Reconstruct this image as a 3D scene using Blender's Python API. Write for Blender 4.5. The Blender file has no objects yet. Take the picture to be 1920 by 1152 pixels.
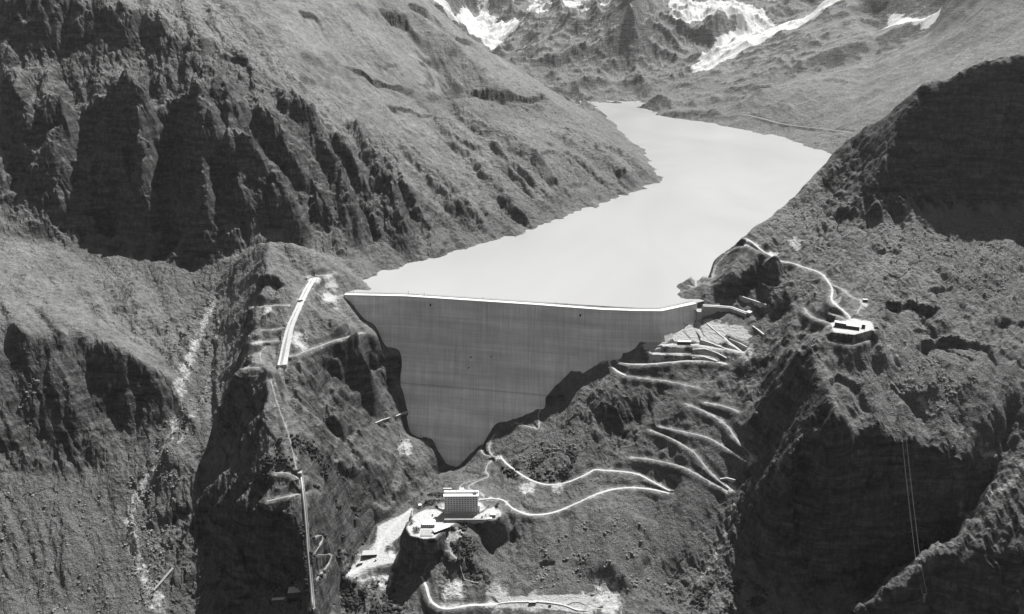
import bpy, bmesh, math, random, time
import numpy as np
from mathutils import Vector, Matrix
from mathutils.geometry import delaunay_2d_cdt
T0 = time.time()
sc = bpy.context.scene
col = sc.collection
rad = math.radians

# ------------------------------------------------------------------ camera, sky, sun, exposure
CAM_Z = 536.0          # metres above the lake level (z = 0)
FPX = 1500.0           # focal length in pixels of a 1920 px wide frame
PITCH = rad(20.4)      # looking down
cd = bpy.data.cameras.new("camera"); cam = bpy.data.objects.new("camera", cd); col.objects.link(cam)
cam.location = (0, 0, CAM_Z); cam.rotation_euler = (math.pi/2 - PITCH, 0, 0)
cd.sensor_width = 36; cd.lens = 36*FPX/1920; cd.clip_start = 1; cd.clip_end = 60000
sc.camera = cam

SUN_EL, SUN_AZ = 54.5, 31.0     # azimuth: degrees right of the viewing direction (+y)
w = bpy.data.worlds.new("World"); sc.world = w; w.use_nodes = True
nt = w.node_tree; nt.nodes.clear()
sky = nt.nodes.new("ShaderNodeTexSky"); sky.sky_type = 'NISHITA'; sky.sun_disc = False
sky.sun_elevation = rad(SUN_EL); sky.sun_rotation = rad(SUN_AZ); sky.altitude = 2400
bw = nt.nodes.new("ShaderNodeRGBToBW")          # black and white film
bg = nt.nodes.new("ShaderNodeBackground"); bg.inputs[1].default_value = 0.045
wo = nt.nodes.new("ShaderNodeOutputWorld")
nt.links.new(sky.outputs[0], bw.inputs[0]); nt.links.new(bw.outputs[0], bg.inputs[0]); nt.links.new(bg.outputs[0], wo.inputs[0])
sd = bpy.data.lights.new("sun", 'SUN'); sd.energy = 5.0; sd.angle = rad(0.5); sd.color = (1, .995, .985)
sun = bpy.data.objects.new("sun", sd); col.objects.link(sun)
SD = Vector((math.cos(rad(SUN_EL))*math.sin(rad(SUN_AZ)), math.cos(rad(SUN_EL))*math.cos(rad(SUN_AZ)), math.sin(rad(SUN_EL))))
sun.rotation_euler = SD.to_track_quat('Z', 'Y').to_euler(); sun.location = (0, 2000, 3000)
sc.view_settings.view_transform = 'Standard'; sc.view_settings.look = 'None'
sc.view_settings.exposure = 0.58; sc.view_settings.gamma = 1.0; sc.view_settings.use_curve_mapping = False

# ------------------------------------------------------------------ survey: sight line of the photograph -> place in the valley
CP, SP = math.cos(PITCH), math.sin(PITCH)
def W(px, py, z=None, d=None):
    u = (px-960)/FPX; v = (py-576)/FPX
    zc = SP+v*CP; yc = CP-v*SP
    t = (CAM_Z-z)/zc if d is None else d/yc
    return (u*t, yc*t, CAM_Z-zc*t)
def project(x, y, z):
    dz = z-CAM_Z
    f = y*CP-dz*SP; up = y*SP+dz*CP
    return 960+FPX*x/f, 576-FPX*up/f

# break lines of the relief: "px py z" (z above the lake) or "px py dDIST" (forward distance) or "w x y z"
# first number: craggy-ness
DATA = """
# left shore
.38|690 529 0;735 505 0;775 493 0;835 483 0;885 467 0;940 453 0;987 438 0;1060 410 0;1095 397 0;1140 385 0;1190 365 0;1230 350 0;1251 340 0;1245 328 0;1225 305 0;1205 280 0;1180 255 0;1165 240 0;1130 217 0;1098 199 0;1190 197 0;1215 207 0;1235 217 0;1275 232 0;1300 238 0;1340 239 0;1363 243 0;1365 247 0;1430 252 0;1435 256 0;1475 258 0;1512 267 0;1535 280 0;1557 289 0
.2|w 1330 3080 0;w 1290 2850 0;w 1000 2420 0;w 790 2060 0;w 620 1830 0;w 480 1680 0;w 400 1590 0;w 385 1540 0
# lake bed
0|w -170 1600 -60;w 80 1850 -60;w 300 2150 -60;w 560 2480 -60;w 700 2700 -60;w 720 3200 -60;w 620 4000 -60;w 560 4700 -40
0|w 250 1600 -60;w 420 1800 -60;w 600 2080 -60;w 800 2450 -60;w 1050 2900 -60;w 1000 3400 -50;w 800 4000 -50
0|w -250 1590 -30;w -200 1540 -70;w 0 1520 -120;w 250 1480 -70;w 320 1490 -30
# mountain foot hidden behind the knoll, then the cliff foot on the left
.4|690 529 0;w -345 1640 20;w -440 1660 35;w -545 1655 45;430 490 45;395 545 -12;330 595 -38;270 540 0;235 480 22;180 515 5;100 462 42;0 452 62;-140 440 80
# buttress tops
.6|-120 190 d1955;0 195 d1950;80 185 d1930;150 190 d1975;215 158 d1935;290 180 d1975;370 145 d1895;430 185 d1925;500 190 d1890;560 240 d1890;640 300 d1875;700 340 d1870;760 370 d1880;850 420 d1910;940 453 0
# foot of upper cliffs
.6|-120 120 d2060;0 130 d2060;120 120 d2070;220 130 d2070;320 110 d2050;400 150 d1980;470 170 d1960;560 200 d1950;640 260 d1940
.6|-120 -60 d2180;0 -60 d2200;130 -30 d2190;220 -10 d2180;300 20 d2170;360 45 d2130;430 85 d2090;500 125 d2060;560 160 d2050;620 210 d2040;700 275 d2040;780 320 d2045;860 370 d2015;930 410 d2000;987 438 0
.6|-120 330 d1800;0 330 d1815;100 330 d1795;160 330 d1830;250 330 d1790;310 330 d1795;400 330 d1735;470 330 d1755;560 340 d1735;640 390 d1760;690 430 d1755
.4|240 480 d1690;330 500 d1640;400 500 d1645
# grass slopes
.15|500 0 d2400;560 80 d2250;650 100 d2450;700 150 d2350;640 180 d2230;700 210 d2200
.28|640 0 d2700;760 -10 d3100;800 100 d2900;800 200 d2450;760 250 d2230;840 300 d2180
.42|900 180 d2750;900 250 d2380;1000 220 d2900;1050 280 d2500;1000 300 d2330;950 360 d2130
.42|1100 230 d3050;1150 300 d2680;1120 340 d2480;1060 370 d2300
.3|700 -60 d3200;810 0 d3500;860 45 d3550;905 85 d3600;950 120 d3500;1000 150 d3450;1050 175 d3500;1098 199 d3800
# bluffs in the grass
.5|850 175 d2860;900 168 d2900;960 172 d2950;1025 182 d2990
.5|850 200 d2820;900 192 d2860;960 196 d2910;1025 200 d2955
# beyond
.3|1060 165 d5200;1000 130 d5800;950 95 d6700;925 80 d7500;900 50 d8500;860 20 d9500;840 -40 d10500
.3|w -150 4600 200;w 100 4500 120;w -200 6000 230;w -300 7500 400
.4|w -900 4500 900;w -800 6000 900;w -1200 8500 1300;w -3500 3500 1300;w -3500 6000 1500
.5|954 71 d7000;987 52 d7000;1004 35 d7100;1039 7 d7300;1060 -20 d7500;1095 20 d7300;1084 35 d6900;1120 18 d6500;1157 -5 d6300;1230 -40 d6500;1400 -60 d7000
.5|960 48 d8600;930 40 d9300;890 -10 d10500;w -500 12500 1500;w 1500 12500 1700;w 3500 11000 1700
.3|940 45 d8300;1000 70 d6500;1060 90 d6100;1090 120 d5700;1100 150 d5400;1150 150 d5400;1200 120 d5650;1250 150 d5400;1300 128 d5500
.6|1150 60 d5950;1200 55 d5900;1250 70 d5900;1290 75 d5850;1300 30 d6150;1350 50 d6050;1380 20 d6350;1430 -30 d6700
.2|1310 118 d5550;1380 80 d6000;1470 40 d6300;1570 0 d6500;1700 -60 d6500
.15|1190 196 1;1215 175 d5150;1300 125 d5100;1400 92 d5150;1500 40 d5200;1590 0 d5000;1680 -50 d5000
.2|1350 190 d4450;1500 150 d4100;1640 100 d4300;1740 60 d4100;1850 0 d3900
.2|1600 200 d3700;1700 150 d3700;1760 100 d3800;1850 80 d3600;1920 60 d3500;2100 20 d3300
.1|1640 30 d4900;1700 20 d4700;1770 15 d4500;1650 -50 d5200
.4|w 2600 4500 1200;w 3400 6500 1400;w 3000 3000 900
# near right mountain: skyline
.25|1243 577 0;1258 560 5;1275 545 10;1295 520 24;1310 505 32;1340 478 60;1370 457 85;1400 440 108;1440 405 135;1500 357 178;1525 325 205;1557 289 240;1575 267 d1740;1608 243 d1730;1658 208 d1710;1697 177 d1690;1731 149 d1670;1776 139 d1665;1801 121 d1660;1867 102 d1650;1920 88 d1640;2060 60 d1620
.3|w 1000 2000 200;w 1250 1950 300;w 1250 2400 60;w 1600 2300 300;w 1700 1700 500;w 1550 2800 90;w 2400 2200 600
# foot of the dark wall
.8|1510 400 142;1533 425 128;1565 418 140;1600 402 158;1662 416 150;1697 415 152;1766 401 162;1800 387 172;1860 390 168;1920 397 164;2060 400 166
.8|1697 177 d1690;1680 250 d1610;1655 310 d1580;1600 402 158
.7|1550 350 d1660;1600 310 d1660
# right shoulder
.45|1450 470 108;1500 440 125;1550 470 112;1600 450 128;1700 460 125;1800 440 135;1920 450 140
.45|1400 455 98;1432 472 94;1470 490 90;1500 500 88;1530 515 84;1548 530 80;1557 548 76;1560 568 70;1575 580 66;1597 598 60;1570 608 58;1640 628 57
.45|1620 540 86;1700 500 105;1800 500 105;1920 500 112;2060 520 112
.4|1700 600 54;1750 640 24;1800 600 50;1920 600 62;2060 620 62
.3|1640 690 12;1700 700 5;1800 700 5;1920 700 12;2060 720 15
.4|1500 560 52;1440 545 45;1430 560 28;1400 580 -4;1450 600 2;1480 640 0;1530 640 47
.4|1380 500 70;1340 520 40;1355 560 12;1400 565 5;1320 567 0
# rim of the right gorge
.3|1500 660 25;1530 690 18;1560 740 2;1565 775 -10;1600 785 -28;1700 810 -52;1760 830 -67;1800 850 -82;1855 890 -112;1900 870 -100;1925 850 -85;2060 830 -70
.6|1565 775 -10;1530 800 -42;1500 830 -65;1460 890 -105;1467 960 -165;1419 967 -190;1390 1010 -235;1340 1090 -290;1290 1130 -315
.7|1378 925 -203;1336 1047 -277;1287 1106 -310;1250 1160 -330
.6|1480 700 -10;1440 760 -72;1430 800 -96;1425 850 -128;1418 872 -150;1400 900 -170;1374 922 -202
.8|1480 1060 -250;1510 1110 -285;1600 1112 -290;1680 1090 -275;1720 1045 -236;1800 990 -200;1850 940 -160
.5|1300 1165 -325;1400 1150 -305;1470 1115 -290;1510 1110 -285
.5|1340 1090 -290;1420 1060 -262;1480 1060 -250
.3|w 640 985 -300;w 540 985 -310
# spur lower right
.5|1560 1180 -300;1610 1132 -255;1662 1099 -230;1719 1047 -202;1766 1002 -180;1800 985 -166;1850 962 -150;1920 955 -142;2060 930 -130
.45|1700 1100 -222;1755 1035 -190;1780 1037 -189;1850 1030 -180;1920 1020 -172;2060 1000 -160
.5|1620 1160 -272;1700 1180 -285;1770 1160 -285;1920 1160 -280;2060 1150 -280
# dam contact right, a little in front of the concrete
.3|856 882 -274;880 853 -249;905 832 -231;930 799 -198;950 793 -193;1000 772 -172;1030 748 -150;1080 708 -113;1130 673 -80;1180 653 -62;1205 633 -43;1245 628 -40;1290 610 -32;1314 603 -27
.3|643 560 -2;683 600 -42;704 622 -57;721 649 -85;750 662 -93;757 690 -121;755 711 -141;765 743 -168;773 773 -193;777 808 -223;815 821 -231;825 840 -247;837 867 -265;856 882 -274
# below the dam on the right
.2|1300 650 -52;1380 670 -52;1400 640 -36;1350 690 -72;1250 685 -78;1220 660 -62
.4|1130 690 -90;1170 705 -95;1250 712 -97;1330 728 -103;1370 745 -112;1385 775 -125
.55|1150 740 -112;1125 770 -140;1100 790 -157;1095 850 -186;1120 868 -196;1180 838 -192;1225 812 -162;1290 762 -118;1385 775 -125
.12|1290 755 -112;1225 805 -156;1182 858 -191;1280 890 -193;1370 920 -200;1418 870 -150;1350 800 -142
.35|1110 880 -204;1255 920 -226;1240 912 -224;1140 915 -229;1060 945 -233;990 968 -236
.35|1005 805 -186;1050 760 -150;1090 730 -118;1060 850 -190;1010 908 -226;950 870 -217;900 875 -243;940 930 -236
.12|1000 1000 -250;1100 1000 -252;1180 1000 -258;1200 1050 -277;1280 1000 -248;1320 940 -215
.15|1000 1100 -286;1100 1120 -293;1180 1110 -297;1250 1140 -307;1100 1180 -305;1000 1180 -310
# hotel hill and valley floor
.3|856 882 -274;830 905 -262;800 928 -262;770 955 -283
.2|900 900 -242;870 920 -234;830 950 -230;830 970 -230;930 970 -230;935 940 -231;900 1000 -240;850 1003 -237;780 1000 -237;775 975 -240;800 945 -240
.6|770 1005 -250;790 1055 -276;830 1040 -262;850 1030 -246;870 1080 -276;830 1080 -279
.3|930 1000 -256;960 995 -251;915 1030 -268;930 1060 -274;900 1110 -290
.1|797 1080 -283;805 1120 -292;820 1140 -297;870 1135 -297;930 1128 -295;1000 1131 -295;1060 1130 -294;1105 1135 -296
.1|770 958 -285;740 985 -289;720 1010 -293;700 1050 -299;735 1058 -299;655 1075 -302
.3|815 905 -290;770 950 -296;720 990 -297;660 1040 -302
.4|700 1100 -312;760 1090 -305;740 1160 -330;640 1160 -345;850 1180 -320
# left hill: knoll
.25|500 447 100;540 448 98;600 470 74;640 500 40;686 533 4;700 548 -1;645 556 0
.25|500 447 100;460 460 70;430 500 30;415 540 0;410 600 -42;405 700 -105
.3|500 500 70;560 500 55;590 520 40;572 560 22;548 620 -6;530 680 -36;525 690 -41
.35|480 560 28;440 620 -34;465 640 -24
.4|600 590 5;640 590 -12;680 625 -22;620 640 -26;560 660 -25
.7|600 700 -56;640 760 -102;680 830 -160;720 860 -195
.7|560 700 -46;620 740 -100;600 790 -112;660 800 -150
.4|704 628 -58;713 664 -92;716 728 -143;716 768 -170;746 824 -218;787 847 -233;821 903 -279
.4|525 690 -41;545 800 -92;565 890 -136;575 1000 -192;580 1080 -240;585 1160 -294
.5|435 693 -42;470 672 -30;499 698 -28;490 740 -50;486 752 -62;450 800 -112;411 842 -166
.5|431 722 -80;418 760 -112;411 790 -134;408 838 -166;400 868 -182
.25|402 780 -152;395 850 -182
.5|400 880 -178;440 868 -150;500 856 -114;520 900 -140;441 940 -176;503 940 -157;560 925 -150
.5|405 700 -108;400 845 -180;380 880 -186;365 925 -208;250 985 -250
.8|350 980 -256;400 1060 -280;420 1110 -307;500 1105 -302;545 1060 -255;320 1080 -294
.4|650 900 -192;700 900 -222;620 850 -142;600 930 -172;620 1000 -242;640 1040 -285;700 960 -266;560 960 -166;640 1110 -326
# stream
.3|400 560 -22;370 640 -62;335 740 -107;325 790 -141;270 900 -206;240 980 -251;255 1040 -276;270 1100 -301;300 1160 -322
# left apron
.25|-140 600 25;0 600 10;75 618 -2;139 618 -8;222 645 -28;270 672 -48;317 698 -74
.4|-140 900 -195;0 900 -208;75 895 -210;160 900 -213;200 880 -200;230 830 -175;297 825 -152;325 790 -141
.25|0 520 40;100 550 12;200 590 -14;150 500 28
.35|205 492 22;232 494 22;256 555 -4;300 590 -25;332 606 -38
.6|195 557 -6;256 579 -18;303 600 -38;337 626 -54
.5|205 578 -20;262 625 -46;310 668 -72
.3|-140 1000 -240;0 1000 -244;100 1000 -245;180 960 -240
.3|-140 1160 -320;0 1160 -310;120 1160 -320;220 1160 -325
"""
WORLD_EXTRA = """
w -1300 700 -330;w -500 650 -420;w 0 620 -400;w 500 620 -360;w 1300 700 -250
w -1200 850 -300;w -300 820 -370;w 100 820 -345;w 450 820 -330;w 900 820 -280
w -2200 1500 250;w -2500 2200 700;w -1800 1900 420;w 1400 1300 250;w 1200 1050 140;w 1500 900 0;w 2000 1500 400
w -12000 3500 1600;w -12000 14500 1800;w 0 14500 1800;w 12000 14500 1800;w 12000 3500 1400;w -3000 650 0;w 3000 650 0;w -6000 2500 900;w 6000 2500 900;w 5000 5000 1500;w -5000 5000 1500
"""

# ------------------------------------------------------------------ noise
def _h(ix, iy, seed):
    h = (ix.astype(np.int64)*374761393 + iy.astype(np.int64)*668265263 + seed*974634777) & 0xFFFFFFFF
    h = ((h ^ (h >> 13))*1274126177) & 0xFFFFFFFF
    return ((h ^ (h >> 16)) & 0xFFFF).astype(np.float32)*np.float32(2*math.pi/65536)
def perlin(x, y, seed=0):
    ix = np.floor(x); iy = np.floor(y)
    fx = (x-ix).astype(np.float32); fy = (y-iy).astype(np.float32)
    ix = ix.astype(np.int32); iy = iy.astype(np.int32)
    sx = fx*fx*fx*(fx*(fx*6-15)+10); sy = fy*fy*fy*(fy*(fy*6-15)+10)
    def g(a, b):
        t = _h(ix+a, iy+b, seed)
        return np.cos(t)*(fx-a)+np.sin(t)*(fy-b)
    n0 = g(0, 0); n1 = g(1, 0); n2 = g(0, 1); n3 = g(1, 1)
    return ((n0+(n1-n0)*sx)*(1-sy)+(n2+(n3-n2)*sx)*sy)*1.5
def fbm(x, y, lam, octv, seed, gain=.5):
    s = 0; a = 1.0
    for k in range(octv):
        s = s+a*perlin(x/lam, y/lam, seed+k); lam /= 2.03; a *= gain
    return s
def ridged(x, y, lam, octv, seed, gain=.5):
    s = 0; a = 1.0; wgt = 1.0
    for k in range(octv):
        n = 1-np.abs(perlin(x/lam, y/lam, seed+k))*1.6
        n = n*n*np.sign(n)
        s = s+a*n*wgt; wgt = np.clip(n*1.4, .25, 1); lam /= 2.07; a *= gain
    return s

# ------------------------------------------------------------------ relief: triangulated survey -> height field
V, E, VR, VZ = [], [], [], []
def par(x, y): return (x/y, math.log(y))
seen = {}
def addv(x, y, z, r):
    p = par(x, y); key = (round(p[0], 4), round(p[1], 4))
    if key in seen: return seen[key]
    V.append(p); VZ.append(z); VR.append(r); seen[key] = len(V)-1
    return len(V)-1
for ln in DATA.strip().splitlines():
    if ln.startswith('#'): continue
    r, body = ln.split('|'); r = float(r); last = None
    for tok in body.split(';'):
        tk = tok.split()
        if tk[0] == 'w': x, y, z = map(float, tk[1:])
        elif tk[2][0] == 'd': x, y, z = W(float(tk[0]), float(tk[1]), d=float(tk[2][1:]))
        else: x, y, z = W(float(tk[0]), float(tk[1]), z=float(tk[2]))
        i = addv(x, y, z, r)
        if last is not None and last != i: E.append((last, i))
        last = i
FOOTLINES = [ln.split('|')[1] for ln in DATA.splitlines() if ln.startswith('.3|856 882') or ln.startswith('.3|643 560')]
for body in FOOTLINES:         # the ground carries on under the concrete
    last = None
    for tok in body.split(';'):
        a, b, z = map(float, tok.split()); x, y, z = W(a, b, z=z)
        i = addv(x, y+13, min(z+5, -1), .1)
        if last is not None and last != i: E.append((last, i))
        last = i
for ln in WORLD_EXTRA.strip().splitlines():
    for tok in ln.split(';'):
        x, y, z = map(float, tok.split()[1:]); addv(x, y, z, .5)
nv0 = len(V)
ov, oe, of, iv, ie, if_ = delaunay_2d_cdt([Vector(p) for p in V], E, [], 0, 1e-7, True)
P = np.array([(p[0], p[1]) for p in ov]); n = len(P)
Z = np.full(n, np.nan); R = np.zeros(n)
for i, src in enumerate(iv):
    if src: Z[i] = VZ[src[0]]; R[i] = VR[src[0]]
Va = np.array(V)
acc = {}
for (a, b), src in zip(oe, ie):
    for s in src:
        if s >= len(E): continue
        for q in (a, b):
            if np.isnan(Z[q]): acc.setdefault(q, set()).add(s)
NCROSS = 0
for q in np.where(np.isnan(Z))[0]:
    zs = []; rs = []
    for s in acc.get(q, []):
        a, b = E[s]; pa, pb = Va[a], Va[b]; L = pb-pa
        t = np.clip(np.dot(P[q]-pa, L)/np.dot(L, L), 0, 1)
        zs.append(VZ[a]*(1-t)+VZ[b]*t); rs.append(VR[a]*(1-t)+VR[b]*t)
    if zs and max(zs)-min(zs) > 12:
        NCROSS += 1
        x, y = P[q][0]*math.exp(P[q][1]), math.exp(P[q][1])
        if y < 4000: print('CROSS at px %d %d / %d %d  z' % (*project(x, y, zs[0]), *project(x, y, zs[-1])), [round(z_) for z_ in zs])
    Z[q] = np.mean(zs) if zs else 0; R[q] = np.mean(rs) if rs else .5

UM, Y0, Y1, Y2 = .84, 760.0, 2600.0, 13500.0
NU = 1360
l1 = np.arange(math.log(Y0), math.log(Y1), .0017); l2 = np.arange(l1[-1]+.0035, math.log(Y2), .0035)
LY = np.concatenate([l1, l2]); US = np.linspace(-UM, UM, NU)
NV = len(LY)
H = np.full((NV, NU), -50.0, np.float32); RG = np.full((NV, NU), .3, np.float32)
du = US[1]-US[0]
for f in of:
    tri = [(f[0], f[k], f[k+1]) for k in range(1, len(f)-1)]
    for a, b, c in tri:
        pa, pb, pc = P[a], P[b], P[c]
        c0 = int(np.searchsorted(US, min(pa[0], pb[0], pc[0])))-1; c1 = int(np.searchsorted(US, max(pa[0], pb[0], pc[0])))+1
        r0 = int(np.searchsorted(LY, min(pa[1], pb[1], pc[1])))-1; r1 = int(np.searchsorted(LY, max(pa[1], pb[1], pc[1])))+1
        c0 = max(c0, 0); r0 = max(r0, 0); c1 = min(c1, NU); r1 = min(r1, NV)
        if c1 <= c0 or r1 <= r0: continue
        den = (pb[1]-pc[1])*(pa[0]-pc[0])+(pc[0]-pb[0])*(pa[1]-pc[1])
        if abs(den) < 1e-14: continue
        gx, gy = np.meshgrid(US[c0:c1], LY[r0:r1])
        wa = ((pb[1]-pc[1])*(gx-pc[0])+(pc[0]-pb[0])*(gy-pc[1]))/den
        wb = ((pc[1]-pa[1])*(gx-pc[0])+(pa[0]-pc[0])*(gy-pc[1]))/den
        wc = 1-wa-wb
        m = (wa >= -1e-6) & (wb >= -1e-6) & (wc >= -1e-6)
        H[r0:r1, c0:c1][m] = (wa*Z[a]+wb*Z[b]+wc*Z[c])[m]
        RG[r0:r1, c0:c1][m] = (wa*R[a]+wb*R[b]+wc*R[c])[m]
GU, GL = np.meshgrid(US, LY)
GY = np.exp(GL); GX = GU*GY
def blur(A, s):
    k = int(3*s)+1; ker = np.exp(-.5*(np.arange(-k, k+1)/s)**2); ker /= ker.sum()
    B = np.pad(A, ((k, k), (0, 0)), 'edge'); B = sum(ker[i]*B[i:i+A.shape[0]] for i in range(2*k+1))
    C = np.pad(B, ((0, 0), (k, k)), 'edge'); return sum(ker[i]*C[:, i:i+A.shape[1]] for i in range(2*k+1)).astype(np.float32)
H = blur(H, 2.5); RG = np.clip(blur(RG, 12), 0, 1)
print('TIN', len(V), 'verts, crossings', NCROSS, 'grid', H.shape, 't=%.1f' % (time.time()-T0))
def smooth01(x, a, b):
    t = np.clip((x-a)/(b-a), 0, 1); return t*t*(3-2*t)
def sample(A, X, Y):
    fu = np.clip((X/Y+UM)/du, 0, NU-1.001); ly = np.log(np.maximum(Y, Y0))
    fr = np.clip(np.interp(ly, LY, np.arange(NV)), 0, NV-1.001)
    r = fr.astype(np.int32); c = fu.astype(np.int32); a = (fr-r).astype(np.float32); b = (fu-c).astype(np.float32)
    return (A[r, c]*(1-a)+A[r+1, c]*a)*(1-b)+(A[r, c+1]*(1-a)+A[r+1, c+1]*a)*b
def cast(pts, A=None):
    "where the sight lines through these photo points meet the ground"
    A = H if A is None else A
    out = []
    t = np.arange(800, 11000, 1.5)
    for px, py in pts:
        u = (px-960)/FPX; v = (py-576)/FPX; zc = SP+v*CP; yc = CP-v*SP
        hz = sample(A, u*t, yc*t); k = np.where(CAM_Z-zc*t < hz)[0]; k = k[0] if len(k) else 0
        k = max(k, 1); a0 = CAM_Z-zc*t[k-1]-hz[k-1]; a1 = CAM_Z-zc*t[k]-hz[k]
        f = a0/(a0-a1) if a0 != a1 else 0; tt = t[k-1]+1.5*f
        out.append((u*tt, yc*tt, float(CAM_Z-zc*tt)))
    return out
def pp(sx): return [tuple(float(q) for q in p.split()) for p in sx.split(';')]

# ribs (+), gullies (-) and rock steps (c: the ground on the near side drops) : height width | photo points
LINES = """
28 32|80 178;118 222;163 278;185 330;200 380
22 25|132 283;160 310;180 330;200 360
-38 40|128 205;163 295;194 347;210 400;225 450
30 34|208 156;253 181;278 215;275 278;288 347;300 420
-40 42|302 222;308 300;310 347;315 420;330 480
-18 22|235 200;240 270;245 340
26 30|371 144;417 174;440 210;470 260
26 28|424 243;493 274;521 305;541 347;560 400;580 450
-36 34|445 200;480 225;521 285;550 330;590 400;620 450
-24 26|400 230;410 300;420 370;440 430
24 28|503 167;555 195;590 226;618 278;640 330;665 400;690 470
-30 28|600 220;630 270;660 330;690 400;715 460
22 26|640 210;680 260;712 320;745 390;760 450;775 490
-26 26|690 250;720 300;760 360;790 420;810 470
18 24|720 250;744 257;807 312;850 370;880 430
-20 22|702 226;760 270;803 305;850 360;905 430;925 452
16 30|814 180;897 236;970 271;1030 330;1060 365;1091 396
-18 24|800 220;883 305;930 350;960 400;990 434
-12 20|900 250;960 300;1010 350;1050 400
10 24|1000 230;1080 270;1150 320;1200 360
-9 18|1040 270;1100 310;1150 350;1170 370
-20 26|-20 160;20 230;30 300;50 380
18 26|0 140;40 190;38 230;40 290
c12 30|690 108;720 118;745 118
c25 40|640 118;680 130;700 145;755 150
c12 25|778 150;803 155
c20 35|715 180;755 195;815 212
c38 60|869 180;931 170;1029 180
c15 25|814 187;880 207
c10 22|779 90;810 94
c10 22|782 111;805 113
c30 45|850 60;880 68
c12 25|893 87;908 95
c14 30|918 108;957 125
c60 70|765 5;800 10
c50 60|712 12;758 20
c8 20|904 128;930 130
14 22|1060 240;1110 280;1160 320;1185 360
-12 20|1100 250;1150 300;1195 350
12 20|1130 260;1180 300;1225 340
-12 18|930 300;990 350;1040 400
12 20|900 320;950 370;1000 425
c14 26|1010 330;1060 345;1110 340
c14 26|960 265;1010 280;1050 275
c16 26|840 240;880 262;930 270
c12 22|1130 300;1180 318;1215 315
c9 24|1032 215;1080 228;1143 243
c9 24|1060 250;1100 262;1150 270
c15 25|390 5;413 18
c20 30|555 7;598 28
c20 40|410 83;451 94;475 110
c24 30|483 512;505 509;532 523
c14 20|480 563;510 560;535 575
c35 35|585 650;640 668;690 652;716 650
c22 30|620 705;660 715;705 735
c22 30|590 760;640 775;690 800
c24 30|600 830;650 850;690 880
c15 20|1420 493;1450 498;1475 508
c32 40|1650 568;1714 553;1768 572
c28 40|1710 637;1742 630;1811 632;1856 640;1882 678
c20 30|1627 467;1672 460;1700 475
c16 30|1672 692;1690 713;1759 727
c22 30|1738 529;1790 533
c10 20|1620 602;1651 606
c14 30|1867 585;1925 595
c20 30|1540 720;1580 700;1620 705
c12 18|1010 1045;1045 1050
16 26|1470 640;1460 700;1440 790
-10 14|1240 780;1235 850
14 22|1080 690;1030 760
-12 18|340 745;325 790;270 900
-6 10|400 565;395 700;335 780
8 18|850 1010;880 1040;905 1075;930 1110
-14 22|905 990;925 1030;935 1060
28 75|1170 945;1150 1010;1140 1070;1132 1105
-20 44|945 985;975 1050;1000 1095
-10 26|1240 960;1230 1040;1200 1110
c12 16|930 1000;965 985;990 985
10 18|1720 640;1700 600;1640 570
-12 20|1660 640;1700 720;1760 800
"""
RL = []      # (signed height, width, world polyline)
for ln in LINES.strip().splitlines():
    a, body = ln.split('|'); hh, ww = a.split(); kind = 'c' if hh[0] == 'c' else 'r'
    pl = cast(pp(body)); hh = float(hh.lstrip('c')); ww = float(ww)
    if kind == 'r' and pl[0][1] > 1500 and pl[0][0] < 350: hh *= 1.7; ww *= 1.35
    RL.append((kind, hh, ww, pl))
def seg_field(pl, X, Y, reach):
    "distance to a polyline, side, and position along it, for grid points within reach"
    xs = [p[0] for p in pl]; ys = [p[1] for p in pl]
    m = (X > min(xs)-reach) & (X < max(xs)+reach) & (Y > min(ys)-reach) & (Y < max(ys)+reach)
    idx = np.where(m.ravel())[0]; x = X.ravel()[idx]; y = Y.ravel()[idx]
    D = np.full(len(idx), 1e9); S = np.zeros(len(idx)); ZZ = np.zeros(len(idx)); T = np.zeros(len(idx)); L0 = 0
    tot = sum(math.hypot(pl[k+1][0]-pl[k][0], pl[k+1][1]-pl[k][1]) for k in range(len(pl)-1))
    for k in range(len(pl)-1):
        ax, ay, az = pl[k]; bx, by, bz = pl[k+1]; dx, dy = bx-ax, by-ay; L = math.hypot(dx, dy)+1e-6
        t = ((x-ax)*dx+(y-ay)*dy)/L/L; tc = np.clip(t, 0, 1)
        qx = x-ax-tc*dx; qy = y-ay-tc*dy; d = np.hypot(qx, qy)
        s = (dx*(y-ay)-dy*(x-ax))/L; b = d < D
        D = np.where(b, d, D); S = np.where(b, np.where(s > 0, d, -d), S); ZZ = np.where(b, az+(bz-az)*tc, ZZ); T = np.where(b, (L0+tc*L)/tot, T); L0 += L
    return idx, D, S, ZZ, T
def add_lines(A, names):
    for kind, hh, ww, pl in RL:
        if kind not in names: continue
        reach = ww*1.5 if kind == 'r' else ww*5
        idx, D, S, ZZ, T = seg_field(pl, WX, WY, reach)
        env = smooth01(T, -.02, .2)*smooth01(1-T, -.02, .2)
        if kind == 'r':
            f = np.clip(1-D/ww, 0, 1)
            A.ravel()[idx] += hh*env*(f if hh > 0 else smooth01(f, 0, 1.0))
        else:      # step: near side drops sharply, recovering with distance
            f = np.where(S < 0, np.exp(-D/(ww*1.8))*smooth01(-S, 0, 7), 0)
            A.ravel()[idx] -= .8*hh*env*f*smooth01(reach-D, 0, ww)
    return A
GFAR = smooth01(GY, 3200, 5200)
WX = GX+9*perlin(GX/45, GY/45, 71)+4*perlin(GX/17, GY/17, 73); WY = GY+9*perlin(GX/45, GY/45, 75)+4*perlin(GX/17, GY/17, 77)
H0 = H.copy()
H = add_lines(H, 'rc')
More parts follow.
